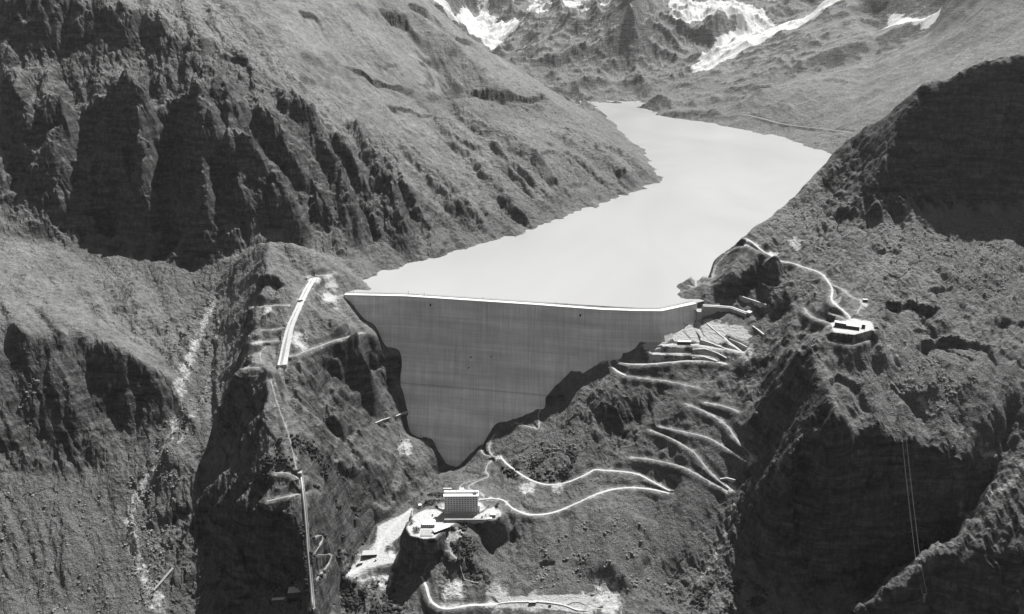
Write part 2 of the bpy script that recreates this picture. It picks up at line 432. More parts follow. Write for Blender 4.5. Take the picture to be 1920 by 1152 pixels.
# keep the ground quiet along the footing of the dam
FOOT = np.full(H.shape, 99.0)
for body in ("856 882 -274;880 853 -249;905 832 -231;930 799 -198;950 793 -193;1000 772 -172;1030 748 -150;1080 708 -113;1130 673 -80;1180 653 -62;1205 633 -43;1245 628 -40;1290 610 -32;1314 603 -27",
             "643 560 -2;683 600 -42;704 622 -57;721 649 -85;750 662 -93;757 690 -121;755 711 -141;765 743 -168;773 773 -193;777 808 -223;815 821 -231;825 840 -247;837 867 -265;856 882 -274"):
    pl = [W(*[float(q) for q in t_.split()][:2], z=float(t_.split()[2])) for t_ in body.split(';')]
    idx, D, S, ZZ, T = seg_field(pl, GX, GY, 60); FOOT.ravel()[idx] = np.minimum(FOOT.ravel()[idx], D)
RG = RG*(.12+.88*smooth01(FOOT, 4, 34))
# ribs by shifting the relief sideways, then big crags
hs = blur(H, 7); wpx = 0; wpy = 0
for lam, amp, sd_ in ((85, 14, 3), (38, 7, 13), (15, 3, 23)):
    q = hs/lam/3.0
    wpx = wpx+amp*perlin(GY/lam+q, GX/lam-q, sd_)
    wpy = wpy+amp*1.4*(ridged(GX/lam+.4*q, q+GY/lam/4, 1, 1, sd_+5)-.4)
k_ = RG*(1-GFAR)
H = sample(H, GX+k_*wpx, GY-k_*wpy)
wx = GX+28*perlin(GX/110, GY/110, 5)+9*perlin(GX/37, GY/37, 6); wy = GY+28*perlin(GX/110, GY/110, 7)+9*perlin(GX/37, GY/37, 8)
H = H+(.12+RG)*(1-GFAR)*10*(ridged(wx, wy, 140, 6, 11, .52)-1.1)
H = H+GFAR*(ridged(GX, GY, 900, 8, 61, .54)-1.1)*(180*RG+30)
H = H+(1-GFAR)*(.5+2.0*RG)*fbm(GX, GY, 30, 4, 41, .6)
print('crags t=%.1f' % (time.time()-T0))
# water erosion: many drops run down the slopes, cutting gullies and leaving sharp ribs
def erode(A, cell, drops, steps, batches, seed, kc=3.0, ke=.35, kd=.25, inert=.08, lo=0, maxr=None):
    rng = np.random.RandomState(seed); nr, nc = A.shape; B = A.astype(np.float64).ravel().copy(); nn = nr*nc
    cellf = cell.ravel()
    for b_ in range(batches):
        px = rng.uniform(1, nc-3, drops); py = rng.uniform(1, (maxr or nr)-3, drops); vx = np.zeros(drops); vy = np.zeros(drops); vel = np.ones(drops); wat = np.ones(drops); sed = np.zeros(drops)
        for st in range(steps):
            ix = px.astype(np.int64); iy = py.astype(np.int64); fx = px-ix; fy = py-iy; i0 = iy*nc+ix; cs = cellf[i0]
            h00 = B[i0]; h10 = B[i0+1]; h01 = B[i0+nc]; h11 = B[i0+nc+1]
            gx = ((h10-h00)*(1-fy)+(h11-h01)*fy)/cs; gy = ((h01-h00)*(1-fx)+(h11-h10)*fx)/cs
            h = h00*(1-fx)*(1-fy)+h10*fx*(1-fy)+h01*(1-fx)*fy+h11*fx*fy
            vx = vx*inert-gx*(1-inert); vy = vy*inert-gy*(1-inert); L = np.hypot(vx, vy)+1e-9; vx /= L; vy /= L
            nx = np.clip(px+vx, 1, nc-3); ny = np.clip(py+vy, 1, nr-3)
            jx = nx.astype(np.int64); jy = ny.astype(np.int64); ax = nx-jx; ay = ny-jy; j0 = jy*nc+jx
            h2 = B[j0]*(1-ax)*(1-ay)+B[j0+1]*ax*(1-ay)+B[j0+nc]*(1-ax)*ay+B[j0+nc+1]*ax*ay
            dh = (h2-h)/cs
            cap = np.maximum(-dh, .01)*vel*wat*kc
            up = dh > 0
            dep = np.where(up, np.minimum(dh, sed), np.where(sed > cap, (sed-cap)*kd, 0))
            ero = np.where(up | (sed > cap), 0, np.minimum((cap-sed)*ke, -dh*.9))
            d = (dep-ero); d[h < lo-900] = 0
            sed += -d; dm = d*cs
            inc = 0
            for off, w_ in ((0, (1-fx)*(1-fy)), (1, fx*(1-fy)), (nc, (1-fx)*fy), (nc+1, fx*fy)):
                inc = inc+np.bincount(i0+off, weights=dm*w_, minlength=nn)
            B += np.clip(inc, -.12*cellf, .12*cellf)
            vel = np.sqrt(np.clip(vel*vel-dh*1.0, .05, 9)); wat *= .985; px, py = nx, ny
        B = A.ravel()+blur((B.reshape(nr, nc)-A), .55).ravel().astype(np.float64)
    return B.reshape(nr, nc).astype(np.float32)
hr = H[::2, ::2]; cell = GY[::2, ::2]*(du*2+.0034)/2
er = erode(hr, cell, 9000, 60, 18, 5, kc=1.6, ke=.12, kd=.12, maxr=int(NV*.62/2)+60)
dlt = er-hr; dlt = blur(dlt, .7)
full = np.repeat(np.repeat(dlt, 2, 0), 2, 1)[:NV, :NU]; full = np.pad(full, ((0, NV-full.shape[0]), (0, NU-full.shape[1])), 'edge'); full = blur(full, .9)
lim = 3+22*RG
H = H+lim*np.tanh(full*1.5/lim)*smooth01(FOOT, 2, 25)
print('erosion t=%.1f  min %.1f max %.1f sd %.2f' % (time.time()-T0, full.min(), full.max(), full.std()))

# ------------------------------------------------------------------ roads, tracks and level ground: traced on the ground
ROADS = """
6 road|1398 447;1413 456;1428 470;1444 480;1463 489;1486 495;1513 503;1536 510;1548 520;1559 537;1561 549;1557 564;1573 576;1590 589;1595 599;1588 606
3 track|1402 460;1417 469;1425 472
4 track|1557 605;1534 600;1513 591;1508 576
3.5 track|1561 535;1578 543;1594 553;1619 566;1607 589
13 bed|589 521;573 547;560 576;551 595;543 614;535 650;528 689
5 bed|564 893;568 926;571 955;573 978;575 1000;576 1023;580 1064;584 1110;587 1149
3 track|1559 589;1573 593;1586 601
4.5 track|1292 537;1306 540;1304 528;1309 519;1317 514;1325 521;1335 523;1338 512;1342 500;1352 488;1365 472;1390 458
6.5 road|1219 661;1205 655;1219 648;1240 646;1271 646;1302 647;1333 650;1358 653;1381 659;1392 660;1385 656;1367 644;1354 629;1338 617;1325 606
9 track|1348 650;1334 644;1317 635;1308 622;1300 610
8 track|1296 637;1286 626;1281 616
6 road|1362 683;1342 678;1312 676;1281 678;1250 680;1219 683;1190 684;1165 682;1155 677;1160 671;1143 671;1141 683;1150 693;1173 705
3 track|1173 705;1208 710;1250 715;1292 723;1312 729
3.5 track|1344 677;1319 667;1298 667
3.5 track|1219 661;1250 663;1292 665
5 track|1284 756;1315 769;1349 787;1367 801;1377 821;1398 842;1419 863
5 track|1237 801;1280 809;1332 821;1356 839;1384 853;1412 867
5 track|1220 807;1250 818;1280 834;1301 846;1315 867;1339 894;1360 913;1371 919
5 track|1182 858;1220 861;1250 869;1280 874;1308 891;1339 908;1363 920
5 track|1322 755;1356 762;1384 771
6 road|1255 921;1225 904;1200 890;1165 883;1130 884;1115 878;1100 890;1070 903;1040 911;1010 908;975 890;950 870;938 857
6.5 road|1255 925;1210 915;1160 915;1120 925;1080 945;1040 962;1000 968;970 960;955 948;945 937;925 935;900 936
4 track|1015 763;1008 778;1012 797;1009 809;1004 803;988 799;967 794
5 track|927 814;919 828;916 844;923 855
3 track|902 838;903 849;910 855;923 855;936 858
3.5 track|921 863;912 876;910 886;919 892;902 901;883 909;877 915;884 919;897 921;905 928;908 933
3 track|862 918;862 911;873 905;890 901
12 road|772 955;751 972;730 993;718 1010;709 1033;708 1045;697 1055;675 1066;654 1078
5 road|820 955;801 957;793 968;788 980;791 996;782 1005;770 1002;765 991;772 984
3.5 track|774 955;772 967;779 977
7 road|790 1081;800 1100;804 1117;810 1130;824 1143;849 1141;880 1134;915 1135;953 1130;988 1126;1020 1128;1061 1132;1082 1142;1101 1144
5 track|1095 1144;1101 1132;1113 1119
4 track|1113 1143;1151 1140
4 track|1061 1132;1080 1125;1098 1134
4 track|843 991;842 1019;845 1040;857 1047
5 track|541 668;558 666;572 658;599 651;629 637;654 631;679 625
3 track|608 566;625 559;641 554
6 track|472 578;507 572;541 573
4 track|476 643;499 641;522 639
3.5 track|463 691;484 689
2.5 track|486 618;507 620;537 614
3.5 track|574 519;587 517;606 518;629 513
2 track|490 680;486 662;499 651
3 track|507 710;521 762;535 797;548 839;556 884
4 track|503 940;538 931;576 924
3 track|514 887;541 886;562 899
1.6 track|580 1005;614 1005;588 1039
1.6 track|588 1039;632 1040;594 1085
4 track|1560 640;1600 648;1640 630
2.5 track|1080 196;1110 195;1150 196;1190 196
4 track|1391 214;1430 222;1460 232;1500 238;1540 242;1597 248
"""
PADS = """
867 955 40 24 -230
800 982 30 24 -234
920 965 17 14 -231
1600 612 34 16 60
866 921 9 6 -229
"""
def smooth_line(pl, step=5.0):
    for _ in range(2):
        q = [pl[0]]
        for a, b in zip(pl[:-1], pl[1:]):
            q.append(tuple(a[i]*.75+b[i]*.25 for i in range(3))); q.append(tuple(a[i]*.25+b[i]*.75 for i in range(3)))
        q.append(pl[-1]); pl = q
    P_ = np.array(pl); L = np.r_[0, np.cumsum(np.hypot(*np.diff(P_[:, :2], axis=0).T))]
    n_ = max(3, int(L[-1]/step)+1); s_ = np.linspace(0, L[-1], n_)
    return np.stack([np.interp(s_, L, P_[:, i]) for i in range(3)], 1)
HS = blur(H, 4)
RD = []
for ln in ROADS.strip().splitlines():
    a, body = ln.split('|'); ww, kd = a.split(); pts = pp(body)
    far_ = pts[0][1] < 260
    pl = smooth_line(cast(pts, HS), 20 if far_ else 5)
    z = pl[:, 2]; k = 4 if len(z) > 12 else 1
    zp = np.pad(z, (k, k), 'edge'); z = sum(zp[i:i+len(z)] for i in range(2*k+1))/(2*k+1)
    pl[:, 2] = z
    RD.append((kd, float(ww)*(1.6 if far_ else 1 if kd == 'bed' else .56), pl))
PD = [(*W(float(a), float(b_), z=float(z)), float(rx), float(ry)) for a, b_, rx, ry, z in (l.split() for l in PADS.strip().splitlines())]

# ------------------------------------------------------------------ final ground: denser rows where it is steep, crags, ribs
NR = 1750
sl = np.abs(np.gradient(H, axis=0))/np.gradient(GY, axis=0)
dens = np.gradient(LY)[:, None]*np.sqrt(1+blur(np.clip(sl, 0, 4), 6)**2*1.6)
dens = blur(dens, 8)
C = np.cumsum(dens, 0); C = (C-C[0])/(C[-1]-C[0])
s = np.linspace(0, 1, NR); LYn = np.empty((NR, NU))
for j in range(NU): LYn[:, j] = np.interp(s, C[:, j], LY)
FY = np.exp(LYn); FX = US[None, :]*FY
def inside(poly, X, Y):
    r_ = np.zeros(X.shape, bool); n_ = len(poly); xs = [p[0] for p in poly]; ys = [p[1] for p in poly]
    m_ = (X > min(xs)) & (X < max(xs)) & (Y > min(ys)) & (Y < max(ys)); x = X[m_]; y = Y[m_]; q = np.zeros(x.shape, bool)
    for i in range(n_):
        ax, ay = poly[i][:2]; bx, by = poly[(i+1) % n_][:2]
        c_ = ((ay > y) != (by > y)) & (x < (bx-ax)*(y-ay)/(by-ay+1e-9)+ax); q ^= c_
    r_[m_] = q; return r_
POLYM = []
RDIST = np.full(FY.shape, 1e3); RZ = np.zeros(FY.shape)
for kd, ww, pl in RD:
    idx, D, S, ZZ, T = seg_field([tuple(p) for p in pl], FX, FY, ww/2+26)
    D = D-ww/2; b_ = D < RDIST.ravel()[idx]
    RDIST.ravel()[idx[b_]] = D[b_]; RZ.ravel()[idx[b_]] = ZZ[b_]
for x, y, z, rx, ry in PD:
    D = (np.hypot((FX-x)/rx, (FY-y)/ry)-1)*min(rx, ry); b_ = D < np.maximum(RDIST, 0)
    RZ[b_] = z; RDIST[b_] = D[b_]
POLY = """
-|772 953;748 970;720 984;708 990;707 1012;700 1034;680 1040;655 1060;658 1077;690 1067;742 1060;728 1046;722 1028;745 1002;765 976
-233.5|775 965;800 955;834 957;895 961;928 950;932 968;895 973;860 977;835 992;815 1008;795 1010;770 1004;763 990
-|1318 600;1332 598;1347 612;1360 634;1346 645;1322 636
-|1262 622;1298 612;1314 634;1292 643;1268 642
-|1206 646;1240 630;1258 628;1250 645;1222 656;1208 655
-|1352 606;1392 614;1410 628;1400 640;1370 632
58|1558 606;1600 598;1632 604;1642 618;1602 628;1562 622
-|935 1119;1080 1114;1130 1138;1100 1150;1000 1139;930 1141
"""
PLY = []
for ln in POLY.strip().splitlines():
    a, body = ln.split('|'); q = np.array(cast(pp(body), HS)) if a == '-' else np.array([W(x, y, z=float(a)) for x, y in pp(body)])
    A_ = np.c_[q[:, :2], np.ones(len(q))]; cf = np.linalg.lstsq(A_, q[:, 2], rcond=None)[0]
    PLY.append([tuple(p) for p in q]); ring = PLY[-1]+[PLY[-1][0]]
    idx, D, S, ZZ, T = seg_field(ring, FX, FY, 30)
    xs, ys = FX.ravel()[idx], FY.ravel()[idx]; ins = inside(PLY[-1], xs, ys); D = np.where(ins, -D, D); b_ = D < RDIST.ravel()[idx]
    b_ |= ins & (RDIST.ravel()[idx] > -1)
    RZ.ravel()[idx[b_]] = (cf[0]*xs+cf[1]*ys+cf[2])[b_]; RDIST.ravel()[idx[b_]] = D[b_]
    POLYM.append((idx, D))
keep = smooth01(RDIST, 1.0, 12)
rg = sample(RG, FX, FY)*(.15+.85*smooth01(RDIST, 0, 25)); far = smooth01(FY, 3200, 5200)
FH = sample(H, FX, FY)
FH = FH+(1-far)*(.35+2.6*rg)*(ridged(FX+.3*FH, FY, 14, 4, 91, .55)-1.0)*(.2+.8*keep)
def cells(x, y, lam, seed):
    x = x/lam; y = y/lam; ix = np.floor(x).astype(np.int32); iy = np.floor(y).astype(np.int32); f1 = np.full(x.shape, 9., np.float32); f2 = f1.copy(); hv = np.zeros(x.shape, np.float32)
    for a in (-1, 0, 1):
        for b in (-1, 0, 1):
            t = _h(ix+a, iy+b, seed)/6.2831853; t2 = _h(ix+a, iy+b, seed+50)/6.2831853
            d = np.hypot(ix+a+t-x, iy+b+t2-y).astype(np.float32); n_ = d < f1
            f2 = np.where(n_, f1, np.minimum(f2, d)); hv = np.where(n_, t, hv); f1 = np.where(n_, d, f1)
    return f1, f2, hv
ex = FX+.45*FH+3*perlin(FX/9, FY/9, 81); ey = FY-.3*FH+3*perlin(FX/9, FY/9, 83)
for lam, amp in ((34, 8.0), (13, 3.6)):
    f1, f2, hv = cells(ex, ey*.8, lam, 101+int(lam)); FH = FH+(1-far)*keep*amp*np.clip(rg-.02, 0, 1)*(hv-.5+.9*np.minimum(f2-f1, .35)-.6*f1)
FH = RZ*(1-keep)+FH*keep
# stay just under the concrete of the dam footing line and off the lake surface
print('ground t=%.1f' % (time.time()-T0))

# ------------------------------------------------------------------ materials
def gray(v): return (v, v, v, 1)
class NB:
    def __init__(s, name):
        s.m = bpy.data.materials.new(name); s.m.use_nodes = True; s.t = s.m.node_tree; s.b = s.t.nodes['Principled BSDF']
        s.b.inputs['Specular IOR Level'].default_value = .2
        s.co = s.t.nodes.new('ShaderNodeNewGeometry').outputs['Position']
    def n(s, kind, **kw):
        nd = s.t.nodes.new(kind)
        for k, v in kw.items(): setattr(nd, k, v)
        return nd
    def link(s, a, b_): s.t.links.new(a, b_)
    def mapped(s, scale, rot=(0, 0, 0)):
        mp = s.n('ShaderNodeMapping'); mp.inputs['Scale'].default_value = scale; mp.inputs['Rotation'].default_value = rot; s.link(s.co, mp.inputs[0]); return mp.outputs[0]
    def noise(s, scale, detail=4, rough=.6, vec=None, dist=0):
        nd = s.n('ShaderNodeTexNoise'); nd.inputs['Scale'].default_value = scale; nd.inputs['Detail'].default_value = detail; nd.inputs['Roughness'].default_value = rough
        nd.inputs['Distortion'].default_value = dist
        s.link(vec or s.co, nd.inputs['Vector']); return nd.outputs['Fac']
    def ramp(s, f, p0, v0, p1, v1):
        nd = s.n('ShaderNodeMapRange'); nd.inputs[1].default_value = p0; nd.inputs[2].default_value = p1; nd.inputs[3].default_value = v0; nd.inputs[4].default_value = v1
        s.link(f, nd.inputs[0]); return nd.outputs[0]
    def math(s, op, a, b_=None):
        nd = s.n('ShaderNodeMath', operation=op)
        for i, q in enumerate((a, b_)):
            if q is None: continue
            if isinstance(q, (int, float)): nd.inputs[i].default_value = q
            else: s.link(q, nd.inputs[i])
        return nd.outputs[0]
    def mix(s, f, a, b_):
        nd = s.n('ShaderNodeMix'); nd.data_type = 'FLOAT'
        for i, q in ((0, f), (2, a), (3, b_)):
            if isinstance(q, (int, float)): nd.inputs[i].default_value = q
            else: s.link(q, nd.inputs[i])
        return nd.outputs[0]
    def attr(s, name):
        nd = s.n('ShaderNodeAttribute'); nd.attribute_name = name; return nd.outputs['Fac']
    def color(s, f):
        c_ = s.n('ShaderNodeCombineColor')
        for i in range(3): s.link(f, c_.inputs[i])
        s.link(c_.outputs[0], s.b.inputs['Base Color'])
    def bump(s, f, dist, strength=1.0, prev=None):
        nd = s.n('ShaderNodeBump'); nd.inputs['Strength'].default_value = strength; nd.inputs['Distance'].default_value = dist
        s.link(f, nd.inputs['Height'])
        if prev: s.link(prev, nd.inputs['Normal'])
        return nd.outputs[0]
    def normal(s, nn): s.link(nn, s.b.inputs['Normal'])
def simple(name, v, rough=.8, var=.25, scale=.4, metal=0):
    M_ = NB(name); f = M_.noise(scale, 4, .65); M_.color(M_.ramp(f, .3, v*(1-var), .7, v*(1+var)))
    M_.b.inputs['Roughness'].default_value = rough; M_.b.inputs['Metallic'].default_value = metal; return M_.m

g = NB('mountain_ground')
steep = g.attr('steep'); snow = g.attr('snow'); pale = g.attr('pale'); scree = g.attr('scree')
n1 = g.noise(.012, 5, .6); n2 = g.noise(.09, 5, .7); n3 = g.noise(.45, 3, .75)
strata = g.noise(.05, 5, .7, g.mapped((.35, .35, 2.2), (.25, .12, 0)), .6)
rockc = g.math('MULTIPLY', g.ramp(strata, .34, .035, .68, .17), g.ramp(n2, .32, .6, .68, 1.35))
grass = g.math('MULTIPLY', g.ramp(n1, .3, .125, .7, .22), g.ramp(n2, .35, .62, .65, 1.25))
screec = g.math('MULTIPLY', g.ramp(n2, .3, .15, .7, .21), g.ramp(n3, .38, .5, .64, 1.45))
soil = g.mix(scree, grass, screec)
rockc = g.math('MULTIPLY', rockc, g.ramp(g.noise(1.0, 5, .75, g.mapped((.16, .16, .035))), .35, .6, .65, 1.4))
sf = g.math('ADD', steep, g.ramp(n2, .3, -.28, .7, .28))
farA = g.attr('far'); rockc = g.math('MULTIPLY', rockc, g.ramp(farA, 0, 1, 1, 1.5))  # distant rock made paler: veil of haze put into its colour
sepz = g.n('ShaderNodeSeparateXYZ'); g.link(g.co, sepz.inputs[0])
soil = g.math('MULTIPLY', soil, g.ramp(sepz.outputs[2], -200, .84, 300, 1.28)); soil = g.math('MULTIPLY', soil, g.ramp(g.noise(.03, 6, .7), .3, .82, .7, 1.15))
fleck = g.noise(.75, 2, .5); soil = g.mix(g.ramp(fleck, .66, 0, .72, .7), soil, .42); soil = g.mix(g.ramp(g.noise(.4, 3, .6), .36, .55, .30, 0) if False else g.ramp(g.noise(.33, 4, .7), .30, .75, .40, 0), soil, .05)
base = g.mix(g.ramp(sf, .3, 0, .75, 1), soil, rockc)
palec = g.math('MULTIPLY', g.ramp(n3, .3, .46, .7, .64), 1.0)
pf = g.math('ADD', pale, g.ramp(n2, .3, -.35, .7, .35))
base = g.mix(g.ramp(pf, .4, 0, .8, .92), base, palec)
snf = g.math('ADD', snow, g.ramp(g.noise(.008, 8, .75), .3, -.45, .7, .45))
base = g.mix(g.ramp(snf, .45, 0, .55, 1), base, .78)
g.color(base); g.b.inputs['Roughness'].default_value = .95
vor = g.n('ShaderNodeTexVoronoi'); vor.inputs['Scale'].default_value = .22; g.link(g.co, vor.inputs['Vector'])
bn = g.bump(strata, 5.0, .8); bn = g.bump(g.math('MULTIPLY', n3, g.math('ADD', g.math('MULTIPLY', steep, .8), g.ramp(scree, .25, .3, 1, .75))), 3.8, 1.0, bn); bn = g.bump(vor.outputs['Distance'], 1.2, .5, bn)
g.normal(bn)

cc = NB('dam_concrete')      # lifts, block joints, water streaks
sep = cc.n('ShaderNodeSeparateXYZ'); cc.link(cc.co, sep.inputs[0])
streak = cc.noise(.12, 5, .7, cc.mapped((1.6, .12, .06)))
streak2 = cc.noise(.5, 4, .7, cc.mapped((1.2, .06, .03)))
blot = cc.noise(.012, 4, .6)
lift = cc.noise(1.0, 2, .6, cc.mapped((.002, .002, .33)))
band = cc.noise(1.0, 3, .6, cc.mapped((.006, .002, .045)))
jx = cc.math('PINGPONG', sep.outputs[0], 8.0); jf = cc.ramp(jx, 0, .86, .5, 1)
jz = cc.math('PINGPONG', sep.outputs[2], 1.6); jg = cc.ramp(jz, 0, .93, .35, 1)
def ledge(z0):               # the dark construction ledges that cross the face
    d_ = cc.math('ABSOLUTE', cc.math('ADD', sep.outputs[2], -z0)); return cc.ramp(d_, .3, .68, 1.4, 1)
v_ = cc.math('MULTIPLY', cc.ramp(streak, .34, .72, .66, .9), cc.ramp(streak2, .34, .90, .66, 1.08))
v_ = cc.math('MULTIPLY', v_, cc.ramp(blot, .3, .88, .7, 1.1)); v_ = cc.math('MULTIPLY', v_, cc.ramp(lift, .3, .90, .7, 1.08)); v_ = cc.math('MULTIPLY', v_, cc.ramp(band, .34, .82, .66, 1.1))
v_ = cc.math('MULTIPLY', v_, jf); v_ = cc.math('MULTIPLY', v_, jg); v_ = cc.math('MULTIPLY', v_, ledge(-146))
cc.color(v_); cc.b.inputs['Roughness'].default_value = .9
M_dam = cc.m
M_pale = simple('pale_concrete', .62, .85, .12, .2)
M_conc = simple('weathered_concrete', .36, .9, .25, .3)
M_road = simple('gravel_road', .54, .95, .18, .25)
M_track = simple('dirt_track', .34, .95, .3, .15)
M_dark = simple('dark_opening', .02, .6, .2)
M_white = simple('white_render', .72, .8, .1)
M_roof = simple('pale_flat_roof', .78, .7, .08)
M_wall = simple('gray_facade', .68, .8, .15)
M_glass = simple('window_glass', .03, .25, .2)
M_wood = simple('dark_timber', .07, .85, .3)
M_metal = simple('galvanised_steel', .45, .5, .1, .4, .3)
M_stone = simple('boulder_stone', .22, .95, .45, .12)
M_bush = simple('shrub_foliage', .05, .95, .4, .3)

wtr = NB('glacial_water')
rp = wtr.noise(.02, 6, .7, wtr.mapped((1, 1.0, 1))); rp2 = wtr.noise(.18, 3, .7)
wtr.color(wtr.ramp(wtr.noise(.0016, 4, .5, wtr.mapped((1, .5, 1)), 1.5), .3, .41, .7, .50)); wtr.b.inputs['Roughness'].default_value = .22; wtr.b.inputs['Specular IOR Level'].default_value = .5
bn = wtr.bump(rp2, .25, .35); wtr.normal(bn)

# ------------------------------------------------------------------ terrain mesh
def grid_mesh(name, X, Y, Zz):
    nv, nu = X.shape
    me = bpy.data.meshes.new(name)
    co = np.stack([X, Y, Zz], -1).reshape(-1, 3).astype(np.float32)
    idx = np.arange(nv*nu).reshape(nv, nu)
    q = np.stack([idx[:-1, :-1], idx[:-1, 1:], idx[1:, 1:], idx[1:, :-1]], -1).reshape(-1, 4)
    me.vertices.add(len(co)); me.vertices.foreach_set('co', co.ravel())
    me.loops.add(q.size); me.loops.foreach_set('vertex_index', q.ravel().astype(np.int32))
    me.polygons.add(len(q)); me.polygons.foreach_set('loop_start', np.arange(0, q.size, 4, dtype=np.int32))
    me.polygons.foreach_set('loop_total', np.full(len(q), 4, np.int32))
    me.polygons.foreach_set('use_smooth', np.zeros(len(q), bool))
    me.update(); return me
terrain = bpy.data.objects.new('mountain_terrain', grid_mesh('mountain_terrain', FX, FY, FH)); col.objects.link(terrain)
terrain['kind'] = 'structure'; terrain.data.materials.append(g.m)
def vattr(name, A):
    at = terrain.data.attributes.new(name, 'FLOAT', 'POINT'); at.data.foreach_set('value', A.astype(np.float32).ravel())
FS = blur(FH, 1.2)
dzy = np.gradient(FS, axis=0)/np.gradient(FY, axis=0); dzx = (np.gradient(FS, axis=1)-dzy*np.gradient(FY, axis=1))/(FY*du+FX*0+1e-6)
slope = np.degrees(np.arctan(np.hypot(dzx, dzy)))

SNOW = ["800 -6;838 26;855 42;880 57;899 70;914 84;925 100;934 84;948 70;990 50;990 42;932 40;918 24;905 -6",
        "1000 24;1022 20;1040 8;1030 2;1010 2;990 12", "1091 2;1150 2;1125 14;1102 18;1095 27",
        "1252 0;1400 -4;1385 18;1345 20;1302 38;1284 48;1256 34", "1045 -3;1100 -3;1088 8;1055 10", "1405 -4;1590 -2;1530 28;1465 56;1440 72;1388 98;1362 112;1296 137;1312 112;1335 90;1355 68;1378 46;1385 28",
        "1648 7;1662 2;1773 2;1766 17;1742 52;1714 49;1655 52;1672 31;1655 17"]
sn = np.zeros(FH.shape, np.float32)
for sx in SNOW: sn[inside(cast(pp(sx)), FX, FY)] = 1
sn = blur(sn, 4.0)*.98
sn = np.maximum(sn, far*smooth01(FH, 420, 760)*.6*(slope < 45))
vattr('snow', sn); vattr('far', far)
PALE = "990 915 22;1045 916 16;720 1008 22;690 1062 36;735 1050 22;1330 640 50;1265 640 40;1230 655 30;1300 620 40;1350 618 34;1380 655 30;740 990 26;715 1030 30;665 1068 26;1320 662 26;830 965 30;590 524 22;620 530 22;530 698 12;480 655 26;500 582 16;1600 615 34;1570 560 12;1450 478 18;1400 460 16;1100 1134 26;1140 1125 36;1000 1128 22;930 1120 30;935 860 12;1365 918 16;1410 868 12;860 1000 14;800 980 26;925 960 16;845 1010 14;1130 672 14;1620 570 12;300 1120 10;1400 660 24;850 1110 30;720 1085 22;1490 455 22;760 838 22;620 560 26;560 640 26".split(';')
pa = np.zeros(FH.shape)
for q in PALE:
    a, b_, r_ = map(float, q.split()); x, y, z = cast([(a, b_)])[0]
    pa = np.maximum(pa, .86*smooth01(1-np.hypot(FX-x, (FY-y)*.8)/r_, -.1, .8))
pa = np.maximum(pa, .75*smooth01(RDIST, 2.5, -1)*(FY < 2500)); pa = np.maximum(pa, .33*smooth01(RDIST, 16, 2)*(FY < 2500))
for sx, w_, a_ in (("395 570;368 640;340 720;333 780;300 860;262 915;243 970;252 1030;270 1080;300 1150", 9, .62), ("410 600;400 680;375 760;335 830", 4, .5), ("1290 1110;1340 1050;1372 960;1385 925", 4, .5), ("1925 865;1897 900;1862 925;1842 945;1800 975", 5, .6), ("1660 640;1690 700;1730 760;1800 810;1900 860;1920 880", 6, .5), ("500 447;440 452", 1, .1)):
    idx, D, S, ZZ, T = seg_field(cast(pp(sx)), FX, FY, w_*2.5); pa.ravel()[idx] = np.maximum(pa.ravel()[idx], a_*smooth01(1-D/(w_*2), 0, .8))
for idx, D in POLYM: pa.ravel()[idx] = np.maximum(pa.ravel()[idx], 1.05*smooth01(-D, -2, 2))
vattr('pale', pa)
SCREE = ["1660 415;1920 400;2060 420;2060 620;1850 600;1700 470", "240 900;330 740;400 560;430 560;400 700;330 880;270 1152;230 1152", "0 900;200 930;260 1152;0 1152",
         "900 960;1000 1000;1160 930;1370 925;1290 1120;900 1130", "1225 810;1385 775;1418 860;1370 915;1182 858", "1700 600;1800 660;1920 700;1920 850;1600 760;1580 700", "940 870;1000 790;1090 735;1110 860;1080 910;960 900"]
sc_ = np.zeros(FH.shape, np.float32)
for sx in SCREE: sc_[inside(cast(pp(sx)), FX, FY)] = 1
sc_ = blur(sc_, 8); 
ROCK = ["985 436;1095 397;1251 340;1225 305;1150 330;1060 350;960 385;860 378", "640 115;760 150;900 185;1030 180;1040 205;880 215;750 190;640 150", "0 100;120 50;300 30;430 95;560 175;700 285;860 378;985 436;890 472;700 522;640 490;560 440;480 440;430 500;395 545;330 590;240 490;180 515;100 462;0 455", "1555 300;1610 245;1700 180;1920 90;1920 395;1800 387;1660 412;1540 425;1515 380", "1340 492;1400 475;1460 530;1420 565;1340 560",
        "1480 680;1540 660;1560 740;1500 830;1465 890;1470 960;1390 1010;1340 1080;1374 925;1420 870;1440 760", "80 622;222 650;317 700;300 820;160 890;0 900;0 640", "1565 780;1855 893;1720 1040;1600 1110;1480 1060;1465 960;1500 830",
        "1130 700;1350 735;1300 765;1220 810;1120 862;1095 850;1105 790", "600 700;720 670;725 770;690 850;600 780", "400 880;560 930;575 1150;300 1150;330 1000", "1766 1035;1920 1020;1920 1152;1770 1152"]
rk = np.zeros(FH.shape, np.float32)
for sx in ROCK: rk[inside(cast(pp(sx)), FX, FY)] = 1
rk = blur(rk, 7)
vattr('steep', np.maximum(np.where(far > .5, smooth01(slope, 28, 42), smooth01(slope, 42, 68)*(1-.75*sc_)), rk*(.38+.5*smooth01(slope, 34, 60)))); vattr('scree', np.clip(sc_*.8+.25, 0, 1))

FHG = np.empty(H.shape, np.float32)
for j in range(NU): FHG[:, j] = np.interp(GY[:, j], FY[:, j], FH[:, j])
def ground(x, y):
    "height of the finished ground"
    j = np.clip(int(round((x/y+UM)/du)), 0, NU-1); return float(np.interp(y, FY[:, j], FH[:, j]))

